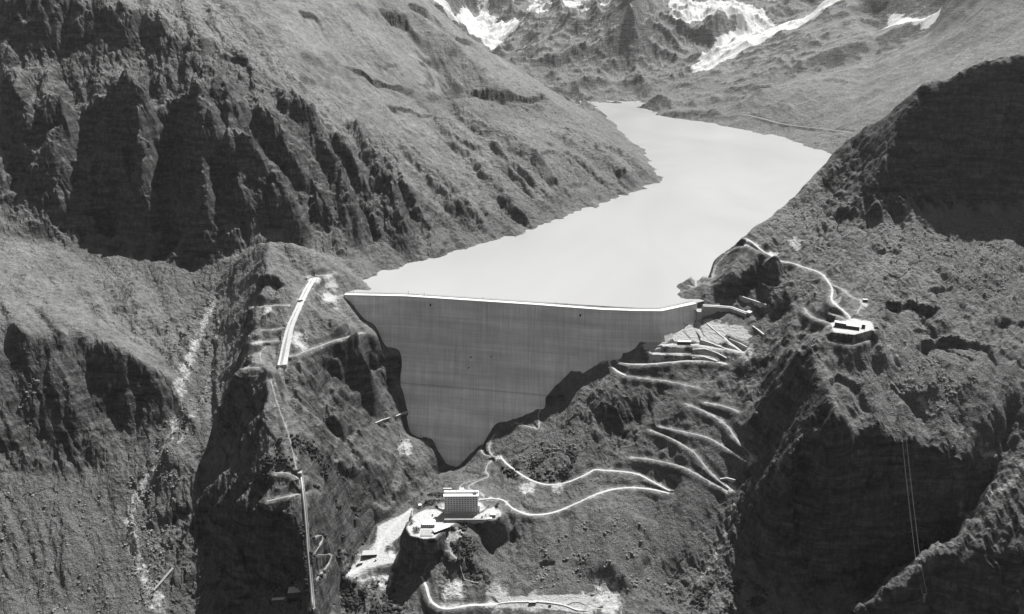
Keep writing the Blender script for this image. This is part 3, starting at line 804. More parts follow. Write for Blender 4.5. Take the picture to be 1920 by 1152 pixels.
# ------------------------------------------------------------------ object helpers
def link(o, parent=None):
    col.objects.link(o)
    if parent: o.parent = parent
    return o
def obj(name, bm, mat, parent=None, smooth=False):
    me = bpy.data.meshes.new(name); bm.to_mesh(me); bm.free()
    for mt in (mat if isinstance(mat, (list, tuple)) else [mat]): me.materials.append(mt)
    if smooth: me.polygons.foreach_set('use_smooth', [True]*len(me.polygons))
    return link(bpy.data.objects.new(name, me), parent)
def tag(o, label=None, cat=None, group=None, kind=None):
    if label: o['label'] = label
    if cat: o['category'] = cat
    if group: o['group'] = group
    if kind: o['kind'] = kind
    return o
def thing(name, label, cat, loc, rz=0, group=None):
    o = bpy.data.objects.new(name, None); col.objects.link(o); o.location = loc; o.rotation_euler = (0, 0, rz); o.empty_display_size = 1
    return tag(o, label, cat, group)
def bx(bm, x0, x1, y0, y1, z0, z1):
    v = [bm.verts.new(p) for p in ((x0, y0, z0), (x1, y0, z0), (x1, y1, z0), (x0, y1, z0), (x0, y0, z1), (x1, y0, z1), (x1, y1, z1), (x0, y1, z1))]
    for f in ((3, 2, 1, 0), (4, 5, 6, 7), (0, 1, 5, 4), (1, 2, 6, 5), (2, 3, 7, 6), (3, 0, 4, 7)): bm.faces.new([v[i] for i in f])
    return bm
def box(*a): return bx(bmesh.new(), *a)
def strip(pl, half0, half1, z0, z1):
    "solid band along a polyline: from offset half0 to half1 across, z0 to z1 above it"
    bm = bmesh.new(); rows = []
    n_ = len(pl)
    for i in range(n_):
        a = pl[max(i-1, 0)]; b_ = pl[min(i+1, n_-1)]; dx, dy = b_[0]-a[0], b_[1]-a[1]; L = math.hypot(dx, dy)+1e-9; nx, ny = -dy/L, dx/L
        x, y, z = pl[i]
        rows.append([bm.verts.new((x+nx*h_, y+ny*h_, z+zz)) for h_, zz in ((half0, z0), (half1, z0), (half1, z1), (half0, z1))])
    for a, b_ in zip(rows[:-1], rows[1:]):
        for k in range(4): bm.faces.new((a[k], a[(k+1) % 4], b_[(k+1) % 4], b_[k]))
    bm.faces.new(rows[0][::-1]); bm.faces.new(rows[-1])
    bmesh.ops.recalc_face_normals(bm, faces=bm.faces); return bm

def road_strip(pl, ww, rng):
    bm = bmesh.new(); prev = None; n_ = len(pl); wv = np.convolve(rng.uniform(.62, 1.4, n_+6), np.ones(4)/4, 'same')[3:3+n_]; sh = np.convolve(rng.uniform(-.8, .8, n_+6), np.ones(4)/4, 'same')[3:3+n_]
    for i in range(n_):
        a = pl[max(i-1, 0)]; b_ = pl[min(i+1, n_-1)]; dx, dy = b_[0]-a[0], b_[1]-a[1]; L = math.hypot(dx, dy)+1e-9; nx, ny = -dy/L, dx/L; x, y, z = pl[i]
        h0 = -ww/2*wv[i]+sh[i]; h1 = ww/2*wv[(i+2) % n_]+sh[i]
        row = [bm.verts.new((x+nx*h_, y+ny*h_, z+q)) for h_, q in ((h0, -.6), (h1, -.6), (h1, .14), (h0, .14))]
        if prev:
            for k in range(4): bm.faces.new((prev[k], prev[(k+1) % 4], row[(k+1) % 4], row[k]))
        else: bm.faces.new(row[::-1])
        prev = row
    bm.faces.new(prev); bmesh.ops.recalc_face_normals(bm, faces=bm.faces); return bm
# ------------------------------------------------------------------ roads and lake
for kd, ww, pl in RD:
    if kd == 'bed': continue
    rng = np.random.RandomState(int(abs(pl[0][0])) % 9999)
    pl = pl.copy()
    for p in pl: p[2] = ground(p[0], p[1])+.12
    o = obj('gravel_road' if kd == 'road' else 'dirt_track', road_strip(pl, ww, rng), M_road if kd == 'road' else M_track); o['kind'] = 'structure'
me = bpy.data.meshes.new('lake'); me.from_pydata([(-345, 1524, 0), (-200, 1512, 0), (290, 1427, 0), (372, 1472, 0), (420, 1505, 0), (2000, 1600, 0), (2000, 5400, 0), (-345, 5400, 0)], [], [tuple(range(8))])
lake = link(bpy.data.objects.new('lake', me)); lake['kind'] = 'structure'; me.materials.append(wtr.m)

# ------------------------------------------------------------------ the dam
CZ = 2.0
front = [W(px, py, z=CZ) for px, py in ((643, 556.5), (758, 559), (870, 566.3), (1000, 575), (1125, 584.5), (1190, 586.8), (1244, 587.3), (1312, 572.5))]
front = [(x, y, CZ) for x, y, z in front]
def offset(pl, d):      # mitred offset, positive = upstream
    out = []
    for i in range(len(pl)):
        ns = []
        for a, b_ in ((i-1, i), (i, i+1)):
            if a < 0 or b_ >= len(pl): continue
            dx, dy = pl[b_][0]-pl[a][0], pl[b_][1]-pl[a][1]; L = math.hypot(dx, dy); ns.append((-dy/L, dx/L))
        nx = sum(q[0] for q in ns)/len(ns); ny = sum(q[1] for q in ns)/len(ns); k = 1/max(.3, nx*ns[0][0]+ny*ns[0][1])/1
        out.append((pl[i][0]+nx*k*d, pl[i][1]+ny*k*d))
    return out
front = [(x, y, CZ) for x, y in offset(front, 7.0)]
dam = thing('dam', 'huge pale concrete gravity dam closing the valley with the bright lake behind it', 'dam', (20, 1450, 0))
def dam_part(name, bm, mat, parent=dam):
    bmesh.ops.translate(bm, vec=(-20, -1450, 0), verts=bm.verts); return obj(name, bm, mat, parent)
bm = bmesh.new(); prof = [(0, CZ), (0, -12), (-2, -18), (-12, -34), (-27, -58), (-84, -146), (-84.8, -146.05), (-125, -208), (-194, -315), (15, -315), (15, CZ)]
rings = []
for d, z in prof: rings.append([bm.verts.new((x, y, z)) for x, y in offset(front, d)])
for a, b_ in zip(rings, rings[1:]+rings[:1]):
    for k in range(len(front)-1): bm.faces.new((a[k], a[k+1], b_[k+1], b_[k]))
bm.faces.new([r_[0] for r_ in rings]); bm.faces.new([r_[-1] for r_ in rings][::-1])
bmesh.ops.recalc_face_normals(bm, faces=bm.faces); wall_o = dam_part('wall', bm, M_dam)
F3 = [(x, y, CZ) for x, y in offset(front, 0)]
dam_part('crest_roadway', strip(F3, .6, 14.4, .05, .35), M_roof)
dam_part('parapet', strip(F3, -.3, .7, -1.2, 1.5), M_pale)
dam_part('parapet', strip(F3, 14.3, 15.0, -1.0, 1.4), M_pale)
dam_part('kerb', strip(F3, 12.2, 12.6, .3, .6), M_conc)
# hand rail on the lake side
bm = bmesh.new()
for a, b_ in zip(F3[:-1], F3[1:]):
    L = math.hypot(b_[0]-a[0], b_[1]-a[1]); n_ = int(L/6)
    for k in range(n_):
        t = k/n_; x = a[0]+(b_[0]-a[0])*t; y = a[1]+(b_[1]-a[1])*t+14.6; bx(bm, x-.12, x+.12, y-.12, y+.12, CZ+1.4, CZ+2.6)
tmp = strip(F3, 14.5, 14.7, 2.5, 2.7); me_ = bpy.data.meshes.new('t'); tmp.to_mesh(me_); tmp.free(); bm.from_mesh(me_); bpy.data.meshes.remove(me_)
dam_part('railing', bm, M_wood)
def on_face(px, py):    # where a sight line meets the downstream face
    u = (px-960)/FPX; v = (py-576)/FPX; zc = SP+v*CP; yc = CP-v*SP; F = [(p[0], p[1]) for p in F3]
    for t in np.arange(1380, 1650, .5):
        x, y, z = u*t, yc*t, CAM_Z-zc*t
        yf = np.interp(x, [p[0] for p in F], [p[1] for p in F])
        d = -np.interp(-z, [12, 18, 34, 58, 146, 208, 315], [0, 2, 12, 27, 84, 125, 194])
        if y >= yf+d-.3 and z < CZ: return x, y, z
    return u*t, yc*t, CAM_Z-zc*t
for px, py in ((807, 572), (883, 671), (879, 691), (1088, 591.5), (866, 751), (981, 763), (850, 834), (921, 670), (941, 781), (1282, 609)):
    x, y, z = on_face(px, py); dam_part('gallery_opening', box(x-1.5, x+1.5, y-.9, y+1.5, z-2.4, z+2.2), M_dark)
for px, h_ in ((760, 8), (791, 7), (652, 5), (1043, 6), (1061, 5), (905, 5)):
    x = W(px, 570, z=CZ)[0]; y = np.interp(x, [p[0] for p in F3], [p[1] for p in F3])+13.2
    m_ = box(x-.25, x+.25, y-.25, y+.25, CZ, CZ+h_); bx(m_, x-.25, x+.25, y-2.2, y-.2, CZ+h_-.3, CZ+h_); dam_part('lamp_post', m_, M_wood)
# gatehouse block at the right end and valve house low on the right flank
x, y, z = front[-1]
dam_part('end_block', box(x-2, x+9, y-14, y+4, -40, -9), M_conc)

# ------------------------------------------------------------------ walls
def wall(px_pts, top_extra, h_, thick, label, name='retaining_wall', mat=None, cat='wall', group=None, zs=None, cap=True):
    pl = cast(px_pts, FHG) if zs is None else [W(a, b_, z=z) for (a, b_), z in zip(px_pts, zs)]
    pl = [(x, y, z+top_extra) for x, y, z in pl]; ox, oy, oz = pl[0]
    t = thing(name, label, cat, (ox, oy, oz-h_), 0, group)
    q = [(x-ox, y-oy, z-oz+h_) for x, y, z in pl]
    obj('body', strip(q, -thick/2, thick/2, -h_, -.35), mat or M_conc, t)
    if cap: obj('coping', strip(q, -thick/2-.25, thick/2+.25, -.35, .25), M_pale, t)
    return t

WG = 'concrete walls holding the hairpin terraces'
wall([(1298, 656), (1322, 655), (1345, 663), (1362, 672)], 1, 10, 2, 'tall dark retaining wall curving under the lowest broad terrace right of the dam', group=WG)
wall([(1314, 638), (1335, 645), (1358, 654)], 1, 7, 1.6, 'pale wall along the foot of the wide bright ramp between two terraces', group=WG)
wall([(1367, 636), (1384, 643), (1401, 652)], 1, 8, 1.6, 'short dark wall above the rubble at the right end of the top terrace', group=WG)
wall([(1298, 672), (1320, 670), (1344, 678)], 1, 5, 1.4, 'low gray wall on the outside of the long hairpin road', group=WG)
wall([(1411, 613), (1421, 620), (1432, 629)], 2, 11, 2, 'steep slanting wall beside the gully below the wing dam', group=WG)
wall([(1430, 533), (1440, 539), (1454, 541), (1468, 538), (1477, 532)], 2, 8, 1.5, 'curved pale retaining wall set in the dark hillside above the wing dam')
wall([(1386, 560), (1404, 566), (1422, 572), (1436, 577)], 6, 10, 2, 'straight high wall behind the wing dam, climbing against the dark hill')
wall([(1350, 900), (1362, 898), (1379, 902)], 2, 7, 1.5, 'wedge of wall propping the lowest zigzag corner of the scree road')
wall([(1384, 772), (1370, 777)], 0, 7, 1.5, 'small wall under the blind end of the topmost scree road')
wall([(704, 795), (718, 789), (731, 785)], 2, 5, 1.5, 'short dark wall on the left bank just above the shadowed dam foot')
wall([(743, 783), (757, 776), (772, 772)], 3, 5, 1.5, 'thin gray wall ending against the left flank of the dam face')
0 and wall([(1265, 640), (1281, 640), (1297, 641)], 2, 5, 3, 'long low wall on the topmost gravel terrace beside the dam')
# wing dam: gravity wall folded round the gully
t = thing('wing_dam', 'angular concrete wing wall folding around the gully to the right of the dam end', 'dam', (450, 1440, 0))
def local(bm, o): bmesh.ops.translate(bm, vec=(-o.location[0], -o.location[1], -o.location[2]), verts=bm.verts); return bm
wz = [W(1318, 573, z=1), W(1344, 574, z=0), W(1370, 576, z=-1), W(1401, 587, z=-3)]
obj('wall', local(strip(wz, -5, 3, -34, -.5), t), M_conc, t); obj('coping', local(strip(wz, -.6, 3.3, -.5, .6), t), M_pale, t)
wz2 = [W(1401, 587, z=-3), W(1411, 580.5, z=-2), W(1422, 574.5, z=-1)]
obj('wall', local(strip(wz2, -5, 3, -30, 0), t), M_conc, t); obj('coping', local(strip(wz2, -6, 3.3, 0, 1.2), t), M_pale, t)

# ------------------------------------------------------------------ concrete channel on the left hill
def lane(px_pts, w0, w1, up):
    pl = smooth_line(cast(px_pts, FHG), 6); pl[:, 2] = np.convolve(np.pad(pl[:, 2], 5, 'edge'), np.ones(11)/11, 'valid')+up
    return pl
t = thing('concrete_channel', 'long pale curved concrete channel with two lanes running down the left hilltop', 'channel', tuple(W(560, 600, z=0)))
def ribbon(pl, wa, wb, z0, z1):
    pl = [tuple(p) for p in pl]; bm = bmesh.new(); rows = []; n_ = len(pl)
    for i, (x, y, z) in enumerate(pl):
        a = pl[max(i-1, 0)]; b_ = pl[min(i+1, n_-1)]; dx, dy = b_[0]-a[0], b_[1]-a[1]; L = math.hypot(dx, dy); nx, ny = -dy/L, dx/L; h_ = (wa+(wb-wa)*i/(n_-1))/2
        rows.append([bm.verts.new((x+nx*e, y+ny*e, z+q)) for e, q in ((-h_, z0), (h_, z0), (h_, z1), (-h_, z1))])
    for a, b_ in zip(rows[:-1], rows[1:]):
        for k in range(4): bm.faces.new((a[k], a[(k+1) % 4], b_[(k+1) % 4], b_[k]))
    bm.faces.new(rows[0][::-1]); bm.faces.new(rows[-1]); bmesh.ops.recalc_face_normals(bm, faces=bm.faces); return bm
wide = lane([(592, 521), (577, 547), (563, 576), (555, 595), (547, 615), (540, 650), (534, 689)], 0, 0, 1.2)
thin_ = lane([(585, 521), (570, 547), (557, 575), (548, 594), (539, 613), (530, 650), (522.5, 689)], 0, 0, 1.0)
obj('wide_lane', local(ribbon(wide, 5, 7.5, -6, .6), t), M_pale, t); obj('narrow_lane', local(ribbon(thin_, 3, 4, -6, .3), t), M_pale, t)
mid = [(tuple((wide[int(f*(len(wide)-1))]+thin_[int(f*(len(thin_)-1))])/2)) for f in np.linspace(0, 1, 40)]
obj('gutter', local(ribbon(mid, 3, 4.5, -6, -.6), t), M_conc, t)
a = wide[int(len(wide)*.36)]; b_ = thin_[int(len(thin_)*.36)]
obj('crossing', local(strip([tuple(a+(0, 0, 1.2)), tuple(b_+(b_-a)*.3+(0, 0, 1.2))], -1.5, 1.5, 0, .8), t), M_dark, t)

# ------------------------------------------------------------------ penstock down the spur
def tube(pl, r, seg=8):
    bm = bmesh.new(); rows = []; n_ = len(pl)
    for i in range(n_):
        a = Vector(pl[max(i-1, 0)]); b_ = Vector(pl[min(i+1, n_-1)]); d = (b_-a).normalized(); sx = d.cross(Vector((0, 0, 1))).normalized(); up = sx.cross(d)
        rows.append([bm.verts.new(Vector(pl[i])+(sx*math.cos(k*2*math.pi/seg)+up*math.sin(k*2*math.pi/seg))*r) for k in range(seg)])
    for a, b_ in zip(rows[:-1], rows[1:]):
        for k in range(seg): bm.faces.new((a[k], a[(k+1) % seg], b_[(k+1) % seg], b_[k]))
    bm.faces.new(rows[0]); bm.faces.new(rows[-1][::-1]); bmesh.ops.recalc_face_normals(bm, faces=bm.faces); return bm
pts = smooth_line(cast([(564, 893), (568, 926), (571, 955), (573, 978), (575, 1000), (576, 1023), (580, 1064), (584, 1110), (587, 1149)], FHG), 8)
zs_ = np.convolve(np.pad(pts[:, 2], 3, 'edge'), np.ones(7)/7, 'valid'); pts[:, 2] = np.maximum(zs_, pts[:, 2])+2.2
t = thing('penstock', 'long straight steel pipeline dropping down the steep dark spur in the lower left', 'pipeline', tuple(pts[0]))
obj('pipe', local(tube([tuple(p) for p in pts], 1.5), t), M_metal, t, True)
obj('inspection_stair', local(strip([tuple(p+np.array((3.1, 0, -.6))) for p in pts], -.7, .7, -3, 0), t), M_conc, t)
for k in range(3, len(pts)-1, 4):
    x, y, z = pts[k]; obj('pier', local(box(x-1.8, x+1.8, y-.8, y+.8, z-9, z-1.0), t), M_conc, t)

# ------------------------------------------------------------------ buildings
def building(name, label, px, py, L, Wd, Ht, rz, wall_m, roof_m, rows=1, colsn=3, group=None, z=None, over=.6, slope_=0, door=True, cat='building'):
    x, y, zz = cast([(px, py)], FHG)[0] if z is None else W(px, py, z=z)
    t = thing(name, label, cat, (x, y, zz), rad(rz), group)
    bm = bmesh.new(); v = [bm.verts.new(p) for p in ((-L/2, -Wd/2, -3), (L/2, -Wd/2, -3), (L/2, Wd/2, -3), (-L/2, Wd/2, -3), (-L/2, -Wd/2, Ht), (L/2, -Wd/2, Ht), (L/2, Wd/2, Ht+slope_), (-L/2, Wd/2, Ht+slope_))]
    for f in ((3, 2, 1, 0), (4, 5, 6, 7), (0, 1, 5, 4), (1, 2, 6, 5), (2, 3, 7, 6), (3, 0, 4, 7)): bm.faces.new([v[i] for i in f])
    obj('wall', bm, wall_m, t)
    bm = bmesh.new(); o_ = over; v = [bm.verts.new(p) for p in ((-L/2-o_, -Wd/2-o_, Ht+.03), (L/2+o_, -Wd/2-o_, Ht+.03), (L/2+o_, Wd/2+o_, Ht+slope_+.03), (-L/2-o_, Wd/2+o_, Ht+slope_+.03))]
    v += [bm.verts.new((q.co.x, q.co.y, q.co.z+.45)) for q in v[:4]]
    for f in ((3, 2, 1, 0), (4, 5, 6, 7), (0, 1, 5, 4), (1, 2, 6, 5), (2, 3, 7, 6), (3, 0, 4, 7)): bm.faces.new([v[i] for i in f])
    obj('roof', bm, roof_m, t)
    fl = Ht/rows
    for r_ in range(rows):
        for c in range(colsn):
            cx = -L/2+(c+.5)*L/colsn; w_ = min(L/colsn*.5, 2.2)
            obj('window', box(cx-w_/2, cx+w_/2, -Wd/2-.12, -Wd/2+.3, r_*fl+fl*.38, r_*fl+fl*.78), M_glass, t)
    if door: obj('door', box(L/2-.3, L/2+.12, -1, 1, 0, 2.3), M_wood, t)
    return t
# the hotel block: wide slab, pale flat roof, rows of small windows
hx, hy, hz = W(865, 960.5, z=-230); HL, HW_, HH = 54.0, 12.0, 30.0
t = thing('hotel', 'big slab hotel with many window rows and brilliant white roof below the dam', 'hotel', (hx, hy+6, hz), rad(0.6))
obj('wall', box(-HL/2, HL/2, -HW_/2, HW_/2, -4, HH), M_wall, t)
rf = obj('roof', box(-HL/2-1.6, HL/2+1.6, -HW_/2-1.2, HW_/2+1.2, HH+.02, HH+.8), M_roof, t)
obj('parapet', box(-HL/2-1, HL/2+1, 1.5, HW_/2+.6, HH+.8, HH+3.2), M_roof, rf)
obj('lift_housing', box(HL/2-7, HL/2-2, -1.5, 2.5, HH+.8, HH+4.5), M_conc, rf)
obj('side_annex', box(HL/2, HL/2+3, -3, 4, -3, 10), M_white, t)
for k in range(4): obj('chimney', box(-HL/2+8+k*11, -HL/2+9+k*11, 3.5, 4.5, HH+3.2, HH+4.6), M_conc, rf)
FL = 8; fh = (HH-1)/FL
for r_ in range(FL):
    for c in range(12):
        cx = -HL/2+(c+.5)*HL/12
        bm = box(cx-1.15, cx+1.15, -HW_/2-.1, -HW_/2+.2, r_*fh+1.3, r_*fh+2.7)
        obj('window', bm, M_glass, t)

building('flat_house', 'low white house with a walled roof terrace in front of the hotel', 804, 985, 20, 11, 5, 0, M_white, M_roof, 1, 6, z=-234)
t = building('restaurant_wing', 'long slanting white roof set diagonally in front of the hotel forecourt', 827.5, 997, 27, 7, 6, 33, M_wood, M_roof, 1, 7, z=-236, slope_=1.5)
building('garage', 'small flat garage at the right edge of the hotel forecourt', 925, 966, 8, 11, 4, -3, M_conc, M_roof, 1, 2, z=-231)
building('white_kiosk', 'tiny white kiosk between the two hotel drives on the slope', 787.5, 950, 4, 4, 3.5, 8, M_white, M_roof, 1, 1)
building('roof_hut', 'small pale hut just behind the hotel roof', 866, 921, 6, 5, 4, 0, M_white, M_roof, 1, 2, z=-229)
building('work_shed', 'wide shed with patchy metal roof on the white valley floor', 694, 1041, 23, 11, 4.5, 4, M_wood, M_metal, 1, 6)
building('villa_annex', 'small white annex at the lower right of the hotel forecourt', 918, 975, 6, 4, 3, -3, M_white, M_roof, 1, 1, z=-231)
building('container_cabin', 'gray site cabin standing alone on the white parking apron', 675, 1058, 8, 3.4, 3, 15, M_conc, M_metal, 1, 2)
wl = W(840, 922, z=-229)
t = thing('garden_wall', 'square dark retaining wall behind the left corner of the hotel', 'wall', wl); obj('body', box(-8, 6, -1, 1, -5, 6), M_conc, t); obj('coping', box(-8.3, 6.3, -1.3, 1.3, 6.02, 6.5), M_pale, t)
# forecourt terrace
x, y, z = W(800, 1000, z=-234)
t = thing('paved_terrace', 'gray paved terrace with white rim jutting out below the hotel', 'terrace', (x, y, z))
obj('deck', box(-9, 9, -8, 8, -6, 1.0), M_conc, t); obj('parapet', box(-9.6, 9.6, -8.6, -8.05, -6, 2), M_pale, t); obj('parapet', box(9.05, 11.5, -8, 9, -6, 1.6), M_white, t)
x, y, z = W(852, 975, z=-230)
t = thing('forecourt_wall', 'long low pale wall edging the hotel forecourt', 'wall', (x, y, z)); obj('body', box(-16, 50, -.6, .6, -7, 1), M_conc, t); obj('coping', box(-16.2, 50.2, -.8, .8, 1.02, 1.4), M_pale, t)
# lodge on the right shoulder
x, y, z = W(1578, 611, z=60)
t = thing('mountain_lodge', 'mountain lodge of two offset dark blocks with white roofs on a bright terrace', 'lodge', (x, y, z), rad(-24))
obj('wall', box(-15, 9, -5, 5, -4, 7.5), M_wood, t); rf = obj('roof', box(-16, -6.2, -6.2, 6, 7.9, 8.6), M_roof, t); obj('roof', box(-6, 10, -6, 5.8, 7.52, 8.1), M_roof, t)
obj('wing', box(9.02, 38, -6, 2.5, -4, 4.5), M_wood, t); obj('wing_roof', box(8.6, 39, -6.8, 3.2, 4.52, 5.1), M_roof, t)
for k in range(6): obj('window', box(-13.5+k*3.6, -11.7+k*3.6, -5.12, -4.9, 2.6, 4.4), M_glass, t)
for k in range(7): obj('window', box(11+k*3.8, 13+k*3.8, -6.12, -5.9, 1.2, 2.8), M_glass, t)
obj('chimney', box(-2, -1, 1, 2, 8.1, 10), M_conc, t); t.scale = (.7, .7, .7)
building('hut', 'small dark hut on the shelf up the slope right of the lodge road', 1622, 565, 7, 4, 3, -5, M_wood, M_metal, 1, 2)
building('shed', 'little shed beside the right end of the lodge roof', 1619, 613, 5, 4, 4, -20, M_wood, M_metal, 1, 1, z=60)
building('terrace_barrack', 'long low barrack with dark front on the gravel terrace next to the dam', 1283, 643, 24, 6, 3, -2, M_wood, M_roof, 1, 7)
building('gate_hut', 'small hut at the head of the pipeline on the left spur', 563, 892, 6, 6, 6, 0, M_conc, M_conc, 1, 1)
building('pump_house', 'white flat-roofed pump house catching the sun in the deep lower left shade', 555, 1114, 20, 12, 8, 8, M_wood, M_white, 1, 3)
building('weir_house', 'narrow sunlit flat roof low in the dark ravine, left of the white pump house', 525, 1127, 22, 4, 4, 6, M_wood, M_white, 1, 3)
t = thing('ramp_bridge', 'straight thin ramp rising from the stream bed into the dark ravine', 'ramp', tuple(cast([(289, 1110)], FHG)[0]))
pl = cast([(289, 1110), (325, 1068)], FHG); obj('deck', local(strip([(p[0], p[1], p[2]+3) for p in pl], -1.3, 1.3, -2, 0), t), M_conc, t); obj('railing', local(strip([(p[0], p[1], p[2]+4) for p in pl], 1.1, 1.4, -1, 0), t), M_pale, t)
# bus and parked vehicles
def vehicle(name, label, cat, px, py, L, rz, body_m, group=None):
    x, y, zz = cast([(px, py)], FHG)[0]; big = L > 7; Wd = 2.6 if big else 1.9; Ht = 2.9 if big else 1.0
    t = thing(name, label, cat, (x, y, zz+.3), rad(rz), group)
    b_ = box(-L/2, L/2, -Wd/2, Wd/2, .5, Ht)
    bmesh.ops.bevel(b_, geom=list(b_.edges), offset=.15, segments=2, affect='EDGES')
    obj('body', b_, body_m, t)
    if not big: obj('cabin', box(-L*.22, L*.3, -Wd*.42, Wd*.42, Ht-.02, 1.55), M_glass, t)
    else: obj('window_band', box(-L/2+.4, L/2-.2, -Wd/2-.04, Wd/2+.04, 1.6, 2.4), M_glass, t); obj('roof', box(-L/2+.1, L/2-.1, -Wd/2+.1, Wd/2-.1, Ht+.01, Ht+.15), M_roof, t)
    for sx in (-1, 1):
        for sy in (-1, 1):
            w_ = bmesh.new(); bmesh.ops.create_cone(w_, cap_ends=True, segments=14, radius1=.45, radius2=.45, depth=.3, matrix=Matrix.Translation((sx*L*.32, sy*(Wd/2-.1), .42))@Matrix.Rotation(math.pi/2, 4, 'X')); obj('wheel', w_, M_dark, t)
    return t
vehicle('bus', 'long dark bus with pale roof parked on the bottom gravel road', 'bus', 998.5, 1132, 11, 2, M_wood)
for lb, px, py, rz, mt in (('white car parked left of the hotel on the forecourt', 815, 972, 10, M_white), ('dark car parked next to the white car on the forecourt', 811, 967, 80, M_wood), ('light car by the garage right of the hotel', 911, 967, 95, M_pale),
                           ('dark car below the garage on the right forecourt', 904, 970, 90, M_wood), ('small pale car alone on the white parking apron below the shed', 704, 1052, 20, M_pale), ('dark car beside the bus on the bottom gravel road', 1031, 1137, 5, M_wood),
                           ('pale car stopped on the upper right mountain road', 1526, 504, -25, M_white), ('dark vehicle at the roadside bend of the upper right mountain road', 1524.5, 502, -30, M_wood)):
    vehicle('parked_car', lb, 'car', px, py, 4.6, rz, mt, 'cars parked around the dam')

# ------------------------------------------------------------------ avalanche fences, pylons, wires
def fence(px, py, n_=5, sp=1.7, h_=3.6):
    x, y, zz = cast([(px, py)], FHG)[0]
    t = thing('avalanche_fence', None, 'fence', (x, y, zz), 0, 'avalanche fences on the right hand slopes')
    for k in range(n_):
        z_ = ground(x+k*sp, y)-zz; obj('post', box(k*sp-.22, k*sp+.22, -.2, .2, z_-2, z_+h_), M_metal, t)
    for q in (1.2, 3.0):
        bm = bmesh.new(); prev = None
        for k in range(n_):
            z_ = ground(x+k*sp, y)-zz+q; vs = [bm.verts.new((k*sp, -.25, z_-.22)), bm.verts.new((k*sp, -.25, z_+.22)), bm.verts.new((k*sp, .0, z_+.22)), bm.verts.new((k*sp, .0, z_-.22))]
            if prev:
                for i in range(4): bm.faces.new((prev[i], prev[(i+1) % 4], vs[(i+1) % 4], vs[i]))
            prev = vs
        obj('rail', bm, M_metal, t)
    return t
FN = [(1666, 221, 9, 'longest avalanche fence, highest on the ridge above the dark wall'), (1690, 223, 5, 'short avalanche fence just right of the longest one near the ridge top'), (1657, 236, 7, 'avalanche fence alone in the second row below the ridge top'),
      (1640, 262, 4, 'left avalanche fence of the third row on the crag'), (1651, 266, 6, 'middle avalanche fence of the third row on the crag'), (1667, 270, 5, 'right avalanche fence of the third row on the crag'),
      (1636, 284, 3, 'left avalanche fence of the lowest row on the crag'), (1647, 283, 6, 'middle avalanche fence of the lowest row on the crag'), (1661, 292, 4, 'right avalanche fence of the lowest row on the crag'),
      (1594, 394, 5, 'avalanche fence at the foot of the crag beside the dark wall'), (1569, 464, 6, 'avalanche fence on the rocky slope above the road, upper one'), (1584, 480, 6, 'avalanche fence on the rocky slope above the road, lower one'),
      (1606, 490, 9, 'long slanting avalanche fence on the boulder slope'), (1592, 513, 5, 'avalanche fence nearest above the road bend'), (1543, 634, 4, 'avalanche fence on the cliff edge left below the lodge'), (1562, 640, 4, 'avalanche fence on the cliff edge right below the lodge')]
for px, py, n_, lb in FN: fence(px, py, n_)['label'] = lb
def pylon(px, py, h_, label):
    x, y, zz = cast([(px, py)], FHG)[0]; t = thing('pylon', label, 'pylon', (x, y, zz), 0, 'lattice pylons of the power line'); bm = bmesh.new()
    def bar(a, b_, r_=.13):
        q = tube([a, b_], r_, 4); m_ = bpy.data.meshes.new('t'); q.to_mesh(m_); q.free(); bm.from_mesh(m_); bpy.data.meshes.remove(m_)
    for sx in (-1, 1):
        for sy in (-1, 1): bar((sx*1.6, sy*1.6, -1), (sx*.35, sy*.35, h_), .2)
    for k in range(5):
        a = k/5; b2 = (k+1)/5; ra = 1.6-1.25*a; rb = 1.6-1.25*b2
        for sy in (-1, 1): bar((-ra, sy*ra, a*h_), (rb, sy*rb, b2*h_)); bar((ra, sy*ra, a*h_), (-rb, sy*rb, b2*h_))
        for sx in (-1, 1): bar((sx*ra, -ra, a*h_), (sx*rb, rb, b2*h_))
    obj('tower', bm, M_metal, t)
    for q in (.82, .97): obj('cross_arm', box(-3.4, 3.4, -.2, .2, h_*q, h_*q+.35), M_metal, t)
    return Vector((x, y, zz)), h_
pa_, ha = pylon(1686, 772, 14, 'lattice pylon on the grassy rim above the big dark wall')
pb_, hb_ = pylon(1718, 1062, 14, 'lattice pylon on the lit ridge at the foot of the big dark wall')
pc_, hc = pylon(1731, 1128, 14, 'lattice pylon lowest on the spur in the bottom right corner')
for k, (off, q) in enumerate(((-3.2, .97), (3.2, .97), (-3.2, .82), (3.2, .82))):
    for si, (A_, hA, B_, hB) in enumerate(((pa_, ha, pb_, hb_), (pb_, hb_, pc_, hc))):
        a = A_+Vector((off, 0, hA*q)); b_ = B_+Vector((off, 0, hB*q)); L = (b_-a).length
        pl = [tuple(a.lerp(b_, f)-Vector((0, 0, 4*f*(1-f)*L*.012))) for f in np.linspace(0, 1, 25)]
        o = obj('power_line', tube(pl, .16, 4), M_metal); side = ('left', 'right')[k % 2]; lv = ('upper', 'lower')[k//2]
        tag(o, ('%s %s wire hanging down the big dark rock wall' if si == 0 else '%s %s wire between the two pylons on the bottom right spur') % (lv, side), 'power line', 'wires of the power line')
# thin pipe below the restaurant wing
pl = cast([(859, 1049), (863, 1062), (867, 1076), (871, 1088), (885, 1092), (897, 1094)], FHG)
tag(obj('water_pipe', tube([(x, y, z+.8) for x, y, z in pl], .5, 6), M_pale), 'thin pale pipe running down the grassy slope under the hotel terrace', 'pipe')

